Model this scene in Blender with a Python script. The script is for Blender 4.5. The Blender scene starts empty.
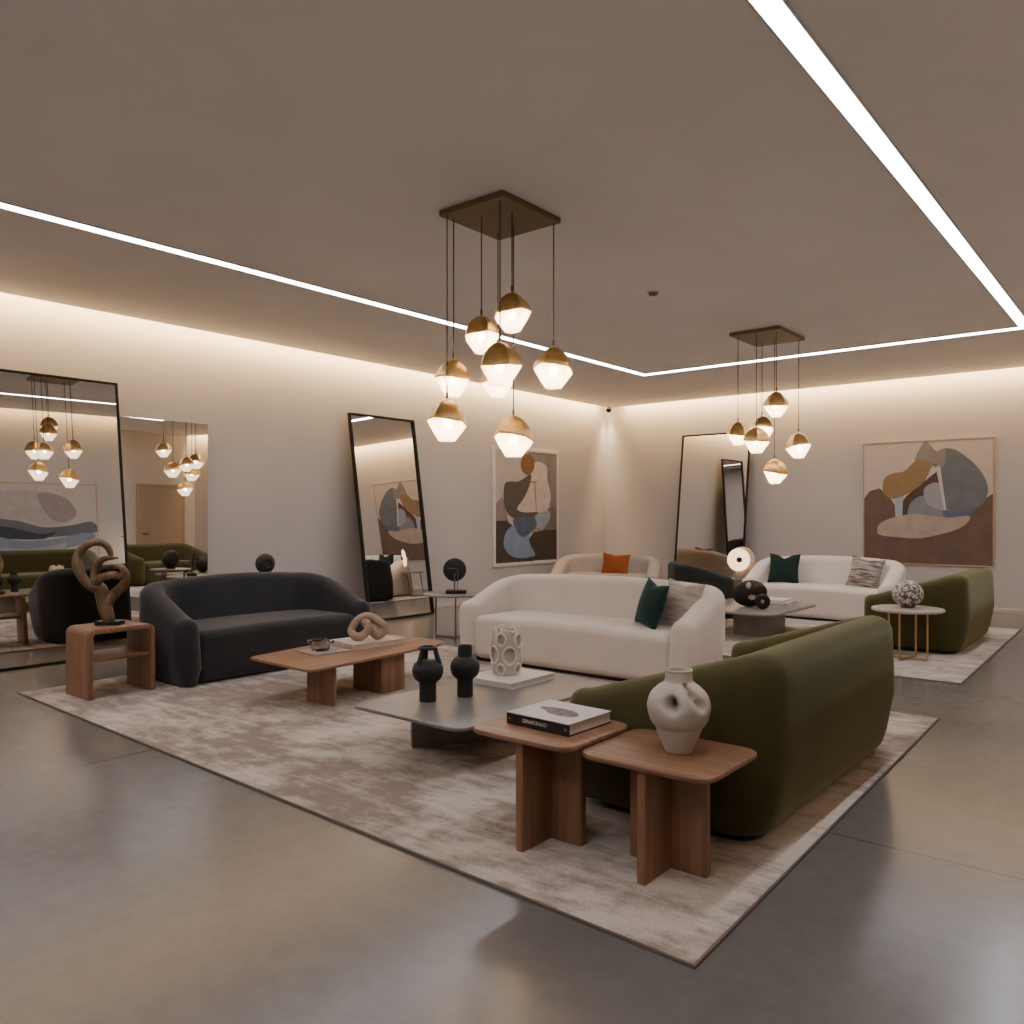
import bpy, bmesh, math, random
from mathutils import Vector, Matrix, Euler
random.seed(7)
PI = math.pi
SC = bpy.context.scene
COL = SC.collection

# ------------------------------------------------------------------ helpers
def link(o, parent=None):
    COL.objects.link(o)
    if parent is not None:
        o.parent = parent
    return o

def thing(name, label, cat, loc=(0, 0, 0), rotz=0.0, group=None):
    o = bpy.data.objects.new(name, None)
    o.empty_display_size = 0.1
    link(o)
    o.location = loc
    o.rotation_euler = (0, 0, rotz)
    return tag(o, label, cat, group)

def tag(o, label, cat, group=None):
    o['label'] = label
    o['category'] = cat
    if group:
        o['group'] = group
    return o

def finish(me, mats, angle):
    for m in (mats if isinstance(mats, (list, tuple)) else [mats]):
        me.materials.append(m)
    if angle is not None:
        for p in me.polygons:
            p.use_smooth = True
        me.set_sharp_from_angle(angle=math.radians(angle))

def obj(name, bm, mats, parent=None, angle=35, loc=None, rot=None):
    me = bpy.data.meshes.new(name)
    bmesh.ops.recalc_face_normals(bm, faces=bm.faces)
    bm.to_mesh(me)
    bm.free()
    finish(me, mats, angle)
    o = bpy.data.objects.new(name, me)
    link(o, parent)
    if loc is not None:
        o.location = loc
    if rot is not None:
        o.rotation_euler = rot
    return o

def struct(name, bm, mats, parent=None, angle=35):
    o = obj(name, bm, mats, parent, angle)
    if parent is None:
        o['kind'] = 'structure'
    return o

def B():
    return bmesh.new()

def add_box(bm, x0, x1, y0, y1, z0, z1, bev=0.0, seg=3, M=None):
    r = bmesh.ops.create_cube(bm, size=1.0)
    vs = r['verts']
    for v in vs:
        v.co = Vector(((x0 + x1) / 2 + v.co.x * (x1 - x0), (y0 + y1) / 2 + v.co.y * (y1 - y0), (z0 + z1) / 2 + v.co.z * (z1 - z0)))
    if bev > 0:
        es = list({e for v in vs for e in v.link_edges})
        rr = bmesh.ops.bevel(bm, geom=es, offset=bev, segments=seg, profile=0.5, affect='EDGES')
        vs = list({v for f in rr['faces'] for v in f.verts} | {v for v in vs if v.is_valid})
    if M is not None:
        for v in vs:
            v.co = M @ v.co
    return vs

def add_prism(bm, pts, z0, z1, bev=0.0, seg=3, M=None):
    """closed outline extruded from z0 to z1, its rims rounded by bev"""
    n = len(pts)
    c = Vector((sum(p[0] for p in pts) / n, sum(p[1] for p in pts) / n))
    def inset(d):
        out = []
        for i in range(n):
            p0, p1, p2 = Vector(pts[i - 1]), Vector(pts[i]), Vector(pts[(i + 1) % n])
            a, b = (p1 - p0), (p2 - p1)
            na = Vector((-a.y, a.x)).normalized() if a.length > 1e-9 else Vector((0, 0))
            nb = Vector((-b.y, b.x)).normalized() if b.length > 1e-9 else na
            nn = na + nb
            if nn.length < 1e-6:
                nn = na
            nn.normalize()
            q = p1 + nn * d / max(0.4, nn.dot(na))
            out.append(q)
        return out
    area = sum(pts[i][0] * pts[(i + 1) % n][1] - pts[(i + 1) % n][0] * pts[i][1] for i in range(n))
    sgn = 1 if area > 0 else -1
    rings = []
    if bev > 0:
        for k in range(seg + 1):
            a = PI / 2 * k / seg
            rings.append((inset(sgn * bev * (1 - math.sin(a))), z0 + bev * (1 - math.cos(a))))
        for k in range(seg + 1):
            a = PI / 2 * k / seg
            rings.append((inset(sgn * bev * (1 - math.cos(a))), z1 - bev * (1 - math.sin(a))))
    else:
        rings = [([Vector(p) for p in pts], z0), ([Vector(p) for p in pts], z1)]
    V = []
    for ring, z in rings:
        row = []
        for q in ring:
            co = Vector((q[0], q[1], z))
            row.append(bm.verts.new(M @ co if M is not None else co))
        V.append(row)
    for a, b in zip(V[:-1], V[1:]):
        for i in range(n):
            j = (i + 1) % n
            bm.faces.new((a[i], a[j], b[j], b[i]))
    bm.faces.new(V[0][::-1])
    bm.faces.new(V[-1])
    return [v for r in V for v in r]

def round_poly(pts, r, n=6):
    out = []
    m = len(pts)
    for i in range(m):
        p0, p1, p2 = Vector(pts[i - 1]), Vector(pts[i]), Vector(pts[(i + 1) % m])
        rr = r[i] if isinstance(r, (list, tuple)) else r
        d0, d1 = (p0 - p1).normalized(), (p2 - p1).normalized()
        a, b = p1 + d0 * rr, p1 + d1 * rr
        for k in range(n + 1):
            t = k / n
            q = a * (1 - t) ** 2 + p1 * 2 * t * (1 - t) + b * t * t
            out.append((q.x, q.y))
    return out

def rrect(x0, x1, y0, y1, r, n=6):
    return round_poly([(x0, y0), (x1, y0), (x1, y1), (x0, y1)], r, n)

def circle(cx, cy, r, n=48, ry=None):
    ry = ry or r
    return [(cx + r * math.cos(2 * PI * i / n), cy + ry * math.sin(2 * PI * i / n)) for i in range(n)]

def add_lathe(bm, prof, n=48, c=(0, 0, 0), fn=None, cap=True):
    rows = []
    for r, z in prof:
        row = []
        for i in range(n):
            a = 2 * PI * i / n
            co = Vector((r * math.cos(a), r * math.sin(a), z))
            if fn:
                co = fn(co, a)
            row.append(bm.verts.new(co + Vector(c)))
        rows.append(row)
    for a, b in zip(rows[:-1], rows[1:]):
        for i in range(n):
            j = (i + 1) % n
            bm.faces.new((a[i], a[j], b[j], b[i]))
    if cap:
        bm.faces.new(rows[0][::-1])
        bm.faces.new(rows[-1])
    return rows

def smooth_prof(pts, per=6):
    """Catmull-Rom through the points"""
    out = []
    P = [Vector(p) for p in pts]
    for i in range(len(P) - 1):
        p0 = P[max(i - 1, 0)]
        p1, p2 = P[i], P[i + 1]
        p3 = P[min(i + 2, len(P) - 1)]
        for k in range(per):
            t = k / per
            out.append(0.5 * ((2 * p1) + (p2 - p0) * t + (2 * p0 - 5 * p1 + 4 * p2 - p3) * t * t + (3 * p1 - p0 - 3 * p2 + p3) * t ** 3))
    out.append(P[-1])
    return out

def smooth_loop(pts, per=6):
    out = []
    P = [Vector(p) for p in pts]
    m = len(P)
    for i in range(m):
        p0, p1, p2, p3 = P[i - 1], P[i], P[(i + 1) % m], P[(i + 2) % m]
        for k in range(per):
            t = k / per
            out.append(0.5 * ((2 * p1) + (p2 - p0) * t + (2 * p0 - 5 * p1 + 4 * p2 - p3) * t * t + (3 * p1 - p0 - 3 * p2 + p3) * t ** 3))
    return out

def add_tube(bm, pts, rad, n=12, closed=False, flat=1.0, ref=None):
    P = [Vector(p) for p in pts]
    m = len(P)
    R = rad if isinstance(rad, (list, tuple)) else [rad] * m
    rows = []
    prev = None
    for i in range(m):
        if closed:
            t = (P[(i + 1) % m] - P[i - 1])
        else:
            t = P[min(i + 1, m - 1)] - P[max(i - 1, 0)]
        t.normalize()
        if ref is not None:
            u = Vector(ref)
            u = (u - t * u.dot(t)).normalized()
        else:
            if prev is None:
                u = t.orthogonal().normalized()
            else:
                u = prev - t * prev.dot(t)
                u.normalize()
            prev = u
        w = t.cross(u)
        row = []
        for k in range(n):
            a = 2 * PI * k / n
            row.append(bm.verts.new(P[i] + (u * math.cos(a) * flat + w * math.sin(a)) * R[i]))
        rows.append(row)
    for i in range(m if closed else m - 1):
        a, b = rows[i], rows[(i + 1) % m]
        off = 0
        if closed and i == m - 1:
            off = min(range(n), key=lambda o: (a[0].co - b[o].co).length)
        for k in range(n):
            j = (k + 1) % n
            bm.faces.new((a[k], a[j], b[(j + off) % n], b[(k + off) % n]))
    if not closed:
        bm.faces.new(rows[0][::-1])
        bm.faces.new(rows[-1])
    return rows

def add_cyl(bm, x, y, z0, z1, r, n=24, bev=0.0):
    if bev > 0:
        return add_prism(bm, circle(x, y, r, n), z0, z1, bev, 3)
    return add_prism(bm, circle(x, y, r, n), z0, z1)

def add_roundbox(bm, hx, hy, hz, r, c=(0, 0, 0), div=6, fn=None):
    def axis(h):
        s = [-h + r * (1 - math.cos(PI / 2 * k / 4)) * 1.0 for k in range(5)]
        s = [-h + r * k / 4 for k in range(4)] + [-(h - r) + 2 * (h - r) * k / div for k in range(div + 1)] + [h - r + r * k / 4 for k in range(1, 5)]
        return s
    ax = [axis(hx), axis(hy), axis(hz)]
    cache = {}
    H = (hx, hy, hz)
    def V(i, j, k):
        key = (i, j, k)
        if key not in cache:
            p = Vector((ax[0][i], ax[1][j], ax[2][k]))
            q = Vector([max(-(H[d] - r), min(H[d] - r, p[d])) for d in range(3)])
            dv = p - q
            # warp so that band spacing becomes even in angle
            dv = Vector([math.copysign(math.tan(abs(x) / r * PI / 4) * r, x) if abs(x) > 0 else 0 for x in dv])
            if dv.length > 1e-9:
                p = q + dv.normalized() * r
            if fn:
                p = fn(p)
            cache[key] = bm.verts.new(p + Vector(c))
        return cache[key]
    n = [len(a) - 1 for a in ax]
    for d in range(3):
        e, f = (d + 1) % 3, (d + 2) % 3
        for side in (0, n[d]):
            for i in range(n[e]):
                for j in range(n[f]):
                    idx = []
                    for (a, b) in ((i, j), (i + 1, j), (i + 1, j + 1), (i, j + 1)):
                        t = [0, 0, 0]
                        t[d], t[e], t[f] = side, a, b
                        idx.append(V(*t))
                    bm.faces.new(idx)

# ------------------------------------------------------------------ materials
def nt(name):
    m = bpy.data.materials.new(name)
    m.use_nodes = True
    t = m.node_tree
    return m, t, t.nodes['Principled BSDF'], t.nodes['Material Output']

def N(t, typ, **kw):
    n = t.nodes.new(typ)
    for k, v in kw.items():
        if k in n.inputs.keys():
            n.inputs[k].default_value = v
        else:
            setattr(n, k, v)
    return n

def ramp(t, fac, stops):
    r = t.nodes.new('ShaderNodeValToRGB')
    e = r.color_ramp.elements
    while len(e) < len(stops):
        e.new(0.5)
    for i, (p, c) in enumerate(stops):
        e[i].position = p
        e[i].color = (c[0], c[1], c[2], 1)
    t.links.new(fac, r.inputs['Fac'])
    return r

def coords(t, scale=(1, 1, 1), out='Object'):
    tc = t.nodes.new('ShaderNodeTexCoord')
    mp = t.nodes.new('ShaderNodeMapping')
    mp.inputs['Scale'].default_value = scale
    t.links.new(tc.outputs[out], mp.inputs['Vector'])
    return mp.outputs['Vector']

def bump(t, height, strength, dist, bsdf):
    b = t.nodes.new('ShaderNodeBump')
    b.inputs['Strength'].default_value = strength
    b.inputs['Distance'].default_value = dist
    t.links.new(height, b.inputs['Height'])
    t.links.new(b.outputs['Normal'], bsdf.inputs['Normal'])

def m_plain(name, c, rough=0.6, metal=0.0, var=0.08, scale=8.0, bumpst=0.0, bscale=None, spec=None):
    m, t, b, o = nt(name)
    v = coords(t)
    n = N(t, 'ShaderNodeTexNoise', Scale=scale, Detail=4.0)
    t.links.new(v, n.inputs['Vector'])
    lo = [max(0, x * (1 - var)) for x in c]
    hi = [min(1, x * (1 + var)) for x in c]
    r = ramp(t, n.outputs['Fac'], [(0.3, lo), (0.7, hi)])
    t.links.new(r.outputs['Color'], b.inputs['Base Color'])
    b.inputs['Roughness'].default_value = rough
    b.inputs['Metallic'].default_value = metal
    if spec is not None:
        b.inputs['Specular IOR Level'].default_value = spec
    if bumpst:
        n2 = N(t, 'ShaderNodeTexNoise', Scale=bscale or scale * 6, Detail=3.0)
        t.links.new(v, n2.inputs['Vector'])
        bump(t, n2.outputs['Fac'], bumpst, 0.01, b)
    return m

def m_fabric(name, c, sheen=0.3, scale=3.0, var=0.12, weave=900.0, tint=None, bst=0.25):
    m, t, b, o = nt(name)
    v = coords(t)
    n = N(t, 'ShaderNodeTexNoise', Scale=scale, Detail=5.0, Roughness=0.6)
    t.links.new(v, n.inputs['Vector'])
    r = ramp(t, n.outputs['Fac'], [(0.3, [x * (1 - var) for x in c]), (0.7, [min(1, x * (1 + var)) for x in c])])
    t.links.new(r.outputs['Color'], b.inputs['Base Color'])
    b.inputs['Roughness'].default_value = 0.9
    b.inputs['Specular IOR Level'].default_value = 0.15
    b.inputs['Sheen Weight'].default_value = sheen
    b.inputs['Sheen Roughness'].default_value = 0.4
    if tint:
        b.inputs['Sheen Tint'].default_value = (*tint, 1)
    n2 = N(t, 'ShaderNodeTexNoise', Scale=weave * 0.15, Detail=2.0)
    t.links.new(v, n2.inputs['Vector'])
    bump(t, n2.outputs['Fac'], bst, 0.004, b)
    return m

def m_wood(name, axis='X', dark=(0.165, 0.082, 0.045), mid=(0.255, 0.135, 0.075), light=(0.34, 0.195, 0.115), rough=0.42, stretch=22.0):
    m, t, b, o = nt(name)
    s = {'X': (1.2, stretch, stretch), 'Y': (stretch, 1.2, stretch), 'Z': (stretch, stretch, 1.2)}[axis]
    v = coords(t, s)
    n = N(t, 'ShaderNodeTexNoise', Scale=1.0, Detail=6.0, Roughness=0.62, Distortion=0.6)
    t.links.new(v, n.inputs['Vector'])
    r = ramp(t, n.outputs['Fac'], [(0.28, dark), (0.5, mid), (0.72, light)])
    s2 = {'X': (0.6, 4, 4), 'Y': (4, 0.6, 4), 'Z': (4, 4, 0.6)}[axis]
    v2 = coords(t, s2)
    n2 = N(t, 'ShaderNodeTexNoise', Scale=1.0, Detail=3.0, Distortion=1.2)
    t.links.new(v2, n2.inputs['Vector'])
    r2 = ramp(t, n2.outputs['Fac'], [(0.3, (0.72, 0.68, 0.65)), (0.7, (1.1, 1.08, 1.05))])
    mx = N(t, 'ShaderNodeMix', data_type='RGBA', blend_type='MULTIPLY')
    mx.inputs[0].default_value = 0.8
    t.links.new(r.outputs['Color'], mx.inputs[6])
    t.links.new(r2.outputs['Color'], mx.inputs[7])
    t.links.new(mx.outputs[2], b.inputs['Base Color'])
    b.inputs['Roughness'].default_value = rough
    bump(t, n.outputs['Fac'], 0.08, 0.003, b)
    return m

def m_emit(name, c, s):
    m, t, b, o = nt(name)
    t.nodes.remove(b)
    e = N(t, 'ShaderNodeEmission', Color=(*c, 1), Strength=s)
    t.links.new(e.outputs[0], o.inputs['Surface'])
    return m

def m_glass(name, c, rough=0.02, alpha=0.3):
    m, t, b, o = nt(name)
    b.inputs['Base Color'].default_value = (*c, 1)
    b.inputs['Roughness'].default_value = rough
    b.inputs['Transmission Weight'].default_value = 1.0
    b.inputs['IOR'].default_value = 1.3
    return m

def m_mirror(name, nrm=None, tint=(0.86, 0.84, 0.81)):
    m, t, b, o = nt(name)
    t.nodes.remove(b)
    g = N(t, 'ShaderNodeBsdfGlossy', Roughness=0.004)
    g.inputs['Color'].default_value = (*tint, 1)
    if nrm is not None:
        cx = N(t, 'ShaderNodeCombineXYZ', X=nrm[0], Y=nrm[1], Z=nrm[2])
        t.links.new(cx.outputs[0], g.inputs['Normal'])
    t.links.new(g.outputs[0], o.inputs['Surface'])
    return m

def m_wall(name, c, scale=1.5, var=0.03):
    return m_plain(name, c, rough=0.75, var=var, scale=scale, bumpst=0.04, bscale=120, spec=0.25)

M_wall = m_wall('wall_paint', (0.49, 0.467, 0.458))
M_ceil = m_wall('ceiling_paint', (0.90, 0.875, 0.855))
M_base = m_plain('baseboard_paint', (0.50, 0.47, 0.44), 0.6)
M_shadow = m_plain('shadow_gap', (0.06, 0.05, 0.045), 0.8)

def m_floor():
    m, t, b, o = nt('polished_concrete')
    v = coords(t)
    n = N(t, 'ShaderNodeTexNoise', Scale=0.7, Detail=6.0, Roughness=0.5, Distortion=0.2)
    t.links.new(v, n.inputs['Vector'])
    r = ramp(t, n.outputs['Fac'], [(0.25, (0.130, 0.121, 0.113)), (0.75, (0.166, 0.155, 0.146))])
    n2 = N(t, 'ShaderNodeTexNoise', Scale=9.0, Detail=5.0, Roughness=0.7)
    t.links.new(v, n2.inputs['Vector'])
    r2 = ramp(t, n2.outputs['Fac'], [(0.3, (0.9, 0.9, 0.9)), (0.7, (1.08, 1.08, 1.08))])
    mx = N(t, 'ShaderNodeMix', data_type='RGBA', blend_type='MULTIPLY')
    mx.inputs[0].default_value = 1.0
    t.links.new(r.outputs['Color'], mx.inputs[6])
    t.links.new(r2.outputs['Color'], mx.inputs[7])
    # saw cut joints: thin dark lines on a grid
    sx = N(t, 'ShaderNodeSeparateXYZ')
    t.links.new(v, sx.inputs[0])
    def joint(out, off, per):
        a = N(t, 'ShaderNodeMath', operation='ADD'); a.inputs[1].default_value = off
        t.links.new(out, a.inputs[0])
        p = N(t, 'ShaderNodeMath', operation='PINGPONG'); p.inputs[1].default_value = per / 2
        t.links.new(a.outputs[0], p.inputs[0])
        l = N(t, 'ShaderNodeMath', operation='LESS_THAN'); l.inputs[1].default_value = 0.005
        t.links.new(p.outputs[0], l.inputs[0])
        return l.outputs[0]
    j1 = joint(sx.outputs['X'], 5.06, 5.2)
    j2 = joint(sx.outputs['Y'], -3.91, 4.6)
    mxj = N(t, 'ShaderNodeMath', operation='MAXIMUM')
    t.links.new(j1, mxj.inputs[0]); t.links.new(j2, mxj.inputs[1])
    m3 = N(t, 'ShaderNodeMix', data_type='RGBA', blend_type='MIX')
    t.links.new(mxj.outputs[0], m3.inputs[0])
    t.links.new(mx.outputs[2], m3.inputs[6])
    m3.inputs[7].default_value = (0.075, 0.067, 0.06, 1)
    t.links.new(m3.outputs[2], b.inputs['Base Color'])
    r3 = ramp(t, n.outputs['Fac'], [(0.2, (0.19,) * 3), (0.8, (0.25,) * 3)])
    t.links.new(r3.outputs['Color'], b.inputs['Roughness'])
    b.inputs['Specular IOR Level'].default_value = 0.40
    return m

def m_rug(name, streak='X', a=(0.60, 0.53, 0.46), bcol=(0.43, 0.365, 0.31), dk=(0.27, 0.21, 0.175), bias=0.0):
    m, t, b, o = nt(name)
    v = coords(t)
    big = N(t, 'ShaderNodeTexNoise', Scale=0.9, Detail=3.0, Roughness=0.55, Distortion=0.5)
    t.links.new(v, big.inputs['Vector'])
    vs = coords(t, (2.2, 9, 1) if streak == 'X' else (9, 2.2, 1))
    st = N(t, 'ShaderNodeTexNoise', Scale=1.0, Detail=8.0, Roughness=0.72)
    t.links.new(vs, st.inputs['Vector'])
    md = N(t, 'ShaderNodeTexNoise', Scale=5.0, Detail=6.0, Roughness=0.7)
    t.links.new(v, md.inputs['Vector'])
    a1 = N(t, 'ShaderNodeMath', operation='MULTIPLY_ADD'); a1.inputs[1].default_value = 0.9
    t.links.new(big.outputs['Fac'], a1.inputs[0])
    s1 = N(t, 'ShaderNodeMath', operation='MULTIPLY'); s1.inputs[1].default_value = 0.75
    t.links.new(st.outputs['Fac'], s1.inputs[0])
    s2 = N(t, 'ShaderNodeMath', operation='MULTIPLY_ADD'); s2.inputs[1].default_value = 0.55
    t.links.new(md.outputs['Fac'], s2.inputs[0]); t.links.new(s1.outputs[0], s2.inputs[2])
    t.links.new(s2.outputs[0], a1.inputs[2])
    r = ramp(t, a1.outputs[0], [(0.86 + bias, dk), (1.0, bcol), (1.0, a)])
    e = r.color_ramp.elements
    sc = N(t, 'ShaderNodeMath', operation='MULTIPLY_ADD'); sc.inputs[1].default_value = 2.4; sc.inputs[2].default_value = -2.15
    t.links.new(a1.outputs[0], sc.inputs[0])
    t.links.new(sc.outputs[0], r.inputs['Fac'])
    e[0].position = 0.20 + bias; e[1].position = 0.47 + bias; e[2].position = 0.74 + bias
    fine = N(t, 'ShaderNodeTexNoise', Scale=160.0, Detail=2.0)
    t.links.new(v, fine.inputs['Vector'])
    rf = ramp(t, fine.outputs['Fac'], [(0.3, (0.84,) * 3), (0.7, (1.1,) * 3)])
    mx = N(t, 'ShaderNodeMix', data_type='RGBA', blend_type='MULTIPLY')
    mx.inputs[0].default_value = 1.0
    t.links.new(r.outputs['Color'], mx.inputs[6]); t.links.new(rf.outputs['Color'], mx.inputs[7])
    t.links.new(mx.outputs[2], b.inputs['Base Color'])
    b.inputs['Roughness'].default_value = 0.95
    b.inputs['Specular IOR Level'].default_value = 0.1
    b.inputs['Sheen Weight'].default_value = 0.15
    bump(t, fine.outputs['Fac'], 0.6, 0.006, b)
    return m

def m_stripe(name, a, bcol, scale=28.0):
    m, t, b, o = nt(name)
    v = coords(t, (3.0, 3.0, 26.0))
    n = N(t, 'ShaderNodeTexNoise', Scale=1.6, Detail=4.0, Roughness=0.6)
    t.links.new(v, n.inputs['Vector'])
    r = ramp(t, n.outputs['Fac'], [(0.42, a), (0.55, bcol)])
    t.links.new(r.outputs['Color'], b.inputs['Base Color'])
    b.inputs['Roughness'].default_value = 0.95
    b.inputs['Sheen Weight'].default_value = 0.2
    bump(t, n.outputs['Fac'], 0.5, 0.01, b)
    return m

def m_terrazzo(name):
    m, t, b, o = nt(name)
    v = coords(t)
    vo = N(t, 'ShaderNodeTexVoronoi', Scale=58.0)
    t.links.new(v, vo.inputs['Vector'])
    s = N(t, 'ShaderNodeSeparateColor')
    t.links.new(vo.outputs['Color'], s.inputs[0])
    r = ramp(t, s.outputs[0], [(0.0, (0.06, 0.05, 0.045)), (0.45, (0.16, 0.14, 0.125)), (0.55, (0.42, 0.38, 0.34)), (1.0, (0.74, 0.69, 0.63))])
    t.links.new(r.outputs['Color'], b.inputs['Base Color'])
    b.inputs['Roughness'].default_value = 0.5
    return m

def m_marble(name, a, bcol, scale=6.0, rough=0.35):
    m, t, b, o = nt(name)
    v = coords(t)
    n = N(t, 'ShaderNodeTexNoise', Scale=scale, Detail=8.0, Roughness=0.65, Distortion=2.0)
    t.links.new(v, n.inputs['Vector'])
    r = ramp(t, n.outputs['Fac'], [(0.38, bcol), (0.55, a), (1.0, a)])
    t.links.new(r.outputs['Color'], b.inputs['Base Color'])
    b.inputs['Roughness'].default_value = rough
    return m

def m_diffuser():
    """frosted shade glass lit from inside by its bulb"""
    m, t, b, o = nt('frosted_glass')
    t.nodes.remove(b)
    tr = N(t, 'ShaderNodeBsdfTranslucent', Color=(0.95, 0.88, 0.78, 1))
    tp = N(t, 'ShaderNodeBsdfTransparent', Color=(0.96, 0.92, 0.86, 1))
    em = N(t, 'ShaderNodeEmission', Color=(1.0, 0.80, 0.60, 1), Strength=0.9)
    gl = N(t, 'ShaderNodeBsdfGlossy', Roughness=0.2)
    mx = N(t, 'ShaderNodeMixShader'); mx.inputs[0].default_value = 0.10
    t.links.new(tr.outputs[0], mx.inputs[1]); t.links.new(tp.outputs[0], mx.inputs[2])
    fr = N(t, 'ShaderNodeFresnel', IOR=1.3)
    m2 = N(t, 'ShaderNodeMixShader')
    t.links.new(fr.outputs[0], m2.inputs[0])
    t.links.new(mx.outputs[0], m2.inputs[1]); t.links.new(gl.outputs[0], m2.inputs[2])
    ad = N(t, 'ShaderNodeAddShader')
    t.links.new(m2.outputs[0], ad.inputs[0]); t.links.new(em.outputs[0], ad.inputs[1])
    t.links.new(ad.outputs[0], o.inputs['Surface'])
    return m

M_floor = m_floor()
M_rug1 = m_rug('rug_pile_cream', 'X')
M_rug2 = m_rug('rug_pile_grey', 'X', a=(0.60, 0.55, 0.50), bcol=(0.47, 0.42, 0.38), dk=(0.34, 0.29, 0.26))
M_bind = m_plain('rug_binding', (0.14, 0.11, 0.09), 0.9)
M_char = m_fabric('charcoal_velvet', (0.032, 0.033, 0.037), sheen=0.32, tint=(0.9, 0.9, 0.93), var=0.15)
M_white = m_fabric('ivory_boucle', (0.67, 0.60, 0.535), sheen=0.15, var=0.04, bst=0.35)
M_beige = m_fabric('beige_boucle', (0.40, 0.355, 0.305), sheen=0.15, var=0.05, bst=0.35)
M_green = m_fabric('olive_velvet', (0.066, 0.060, 0.022), sheen=0.42, tint=(0.74, 0.76, 0.50), var=0.13)
M_chair = m_fabric('black_green_velvet', (0.022, 0.026, 0.026), sheen=0.15, tint=(0.7, 0.85, 0.85))
M_plinth = m_plain('black_plinth', (0.012, 0.011, 0.010), 0.7)
M_teal = m_fabric('dark_teal_velvet', (0.012, 0.028, 0.027), sheen=0.18, tint=(0.5, 0.9, 0.85))
M_dgreen = m_fabric('forest_velvet', (0.012, 0.026, 0.019), sheen=0.12, tint=(0.5, 0.9, 0.7))
M_rust = m_fabric('rust_velvet', (0.27, 0.070, 0.018), sheen=0.2, tint=(1, 0.6, 0.3))
M_lin = m_stripe('ribbed_linen', (0.34, 0.28, 0.23), (0.46, 0.40, 0.34))
M_strp = m_stripe('striped_wool', (0.10, 0.075, 0.062), (0.40, 0.34, 0.30))
M_woodX = m_wood('walnut_grain_x', 'X')
M_woodY = m_wood('walnut_grain_y', 'Y')
M_woodZ = m_wood('walnut_grain_z', 'Z')
M_drift = m_wood('carved_wood', 'Z', dark=(0.05, 0.026, 0.013), mid=(0.15, 0.085, 0.042), light=(0.27, 0.17, 0.09), stretch=14)
M_slate = m_plain('grey_microcement', (0.175, 0.165, 0.155), 0.32, var=0.1, scale=5)
M_slateb = m_plain('grey_bronze_base', (0.21, 0.19, 0.165), 0.45, var=0.1)
M_taupe = m_plain('taupe_block', (0.22, 0.185, 0.155), 0.5, var=0.06)
M_brass = m_plain('brushed_brass', (0.70, 0.45, 0.165), 0.38, 1.0, var=0.18, scale=14)
M_canopy = m_plain('bronze_canopy', (0.19, 0.135, 0.078), 0.42, 0.8, var=0.08)
M_gold = m_plain('satin_gold', (0.55, 0.38, 0.17), 0.38, 1.0)
M_cord = m_plain('black_cord', (0.035, 0.028, 0.022), 0.6)
M_steel = m_plain('dark_steel', (0.16, 0.145, 0.13), 0.4, 0.7)
M_black = m_plain('matte_black_ceramic', (0.011, 0.0105, 0.010), 0.6, bumpst=0.1)
M_blackm = m_plain('black_metal', (0.012, 0.011, 0.010), 0.4, 0.3)
M_ceram = m_plain('bone_ceramic', (0.47, 0.425, 0.365), 0.5, var=0.04, bumpst=0.05)
M_coral = m_plain('ivory_bisque', (0.53, 0.47, 0.395), 0.7, var=0.06, bumpst=0.12)
M_coralr = m_plain('ivory_bisque_rim', (0.70, 0.64, 0.56), 0.65, var=0.04)
M_bkwhite = m_plain('white_cover', (0.66, 0.62, 0.58), 0.45, var=0.02)
M_bkstone = m_marble('pale_marbled_cover', (0.62, 0.54, 0.48), (0.48, 0.38, 0.33), 9, 0.5)
M_bkgrey = m_plain('pale_grey_cover', (0.50, 0.475, 0.46), 0.4, var=0.02)
M_bkblack = m_plain('black_cover', (0.012, 0.011, 0.011), 0.4)
M_pages = m_plain('paper_pages', (0.55, 0.50, 0.46), 0.9, var=0.1, scale=60)
M_ink = m_plain('white_ink', (0.62, 0.60, 0.57), 0.6)
M_print = m_plain('grey_print', (0.13, 0.12, 0.115), 0.6, var=0.5, scale=25)
M_knot = m_plain('sand_stone', (0.36, 0.265, 0.185), 0.7, var=0.15, bumpst=0.12)
M_smoke = m_glass('smoked_glass', (0.68, 0.71, 0.76), 0.03)
M_tray = m_plain('mauve_grey_tray', (0.34, 0.285, 0.265), 0.35)
M_blob = m_plain('dark_brown_ceramic', (0.022, 0.012, 0.008), 0.55, var=0.2, spec=.25)
M_terr = m_terrazzo('terrazzo')
M_tstone = m_marble('pale_stone_top', (0.44, 0.385, 0.335), (0.36, 0.31, 0.27), 5, 0.4)
M_pink = m_marble('pink_marble', (0.48, 0.34, 0.27), (0.26, 0.17, 0.13), 14, 0.3)
M_lampw = m_emit('lit_lamp_face', (1.0, 0.62, 0.33), 2.0)
M_lampg = m_emit('lit_globe', (1.0, 0.72, 0.42), 4.0)
M_bulb = m_emit('bulb_filament', (1.0, 0.66, 0.34), 150.0)
M_diff = m_diffuser()
M_strip = m_emit('led_strip', (1.0, 0.955, 0.925), 19.5)
M_alu = m_plain('strip_profile', (0.55, 0.55, 0.55), 0.35, 0.6)
M_frameblk = m_plain('black_frame', (0.010, 0.009, 0.008), 0.5, spec=.2)
M_framewd = m_plain('oak_frame', (0.42, 0.29, 0.19), 0.5)
M_framewh = m_plain('white_frame', (0.62, 0.57, 0.54), 0.5)
M_doorp = m_plain('taupe_door_paint', (0.33, 0.26, 0.205), 0.55, var=0.03)
M_camw = m_plain('white_plastic', (0.6, 0.58, 0.55), 0.4)
M_hole = m_plain('pale_inner_glaze', (0.60, 0.55, 0.50), 0.6)

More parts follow.
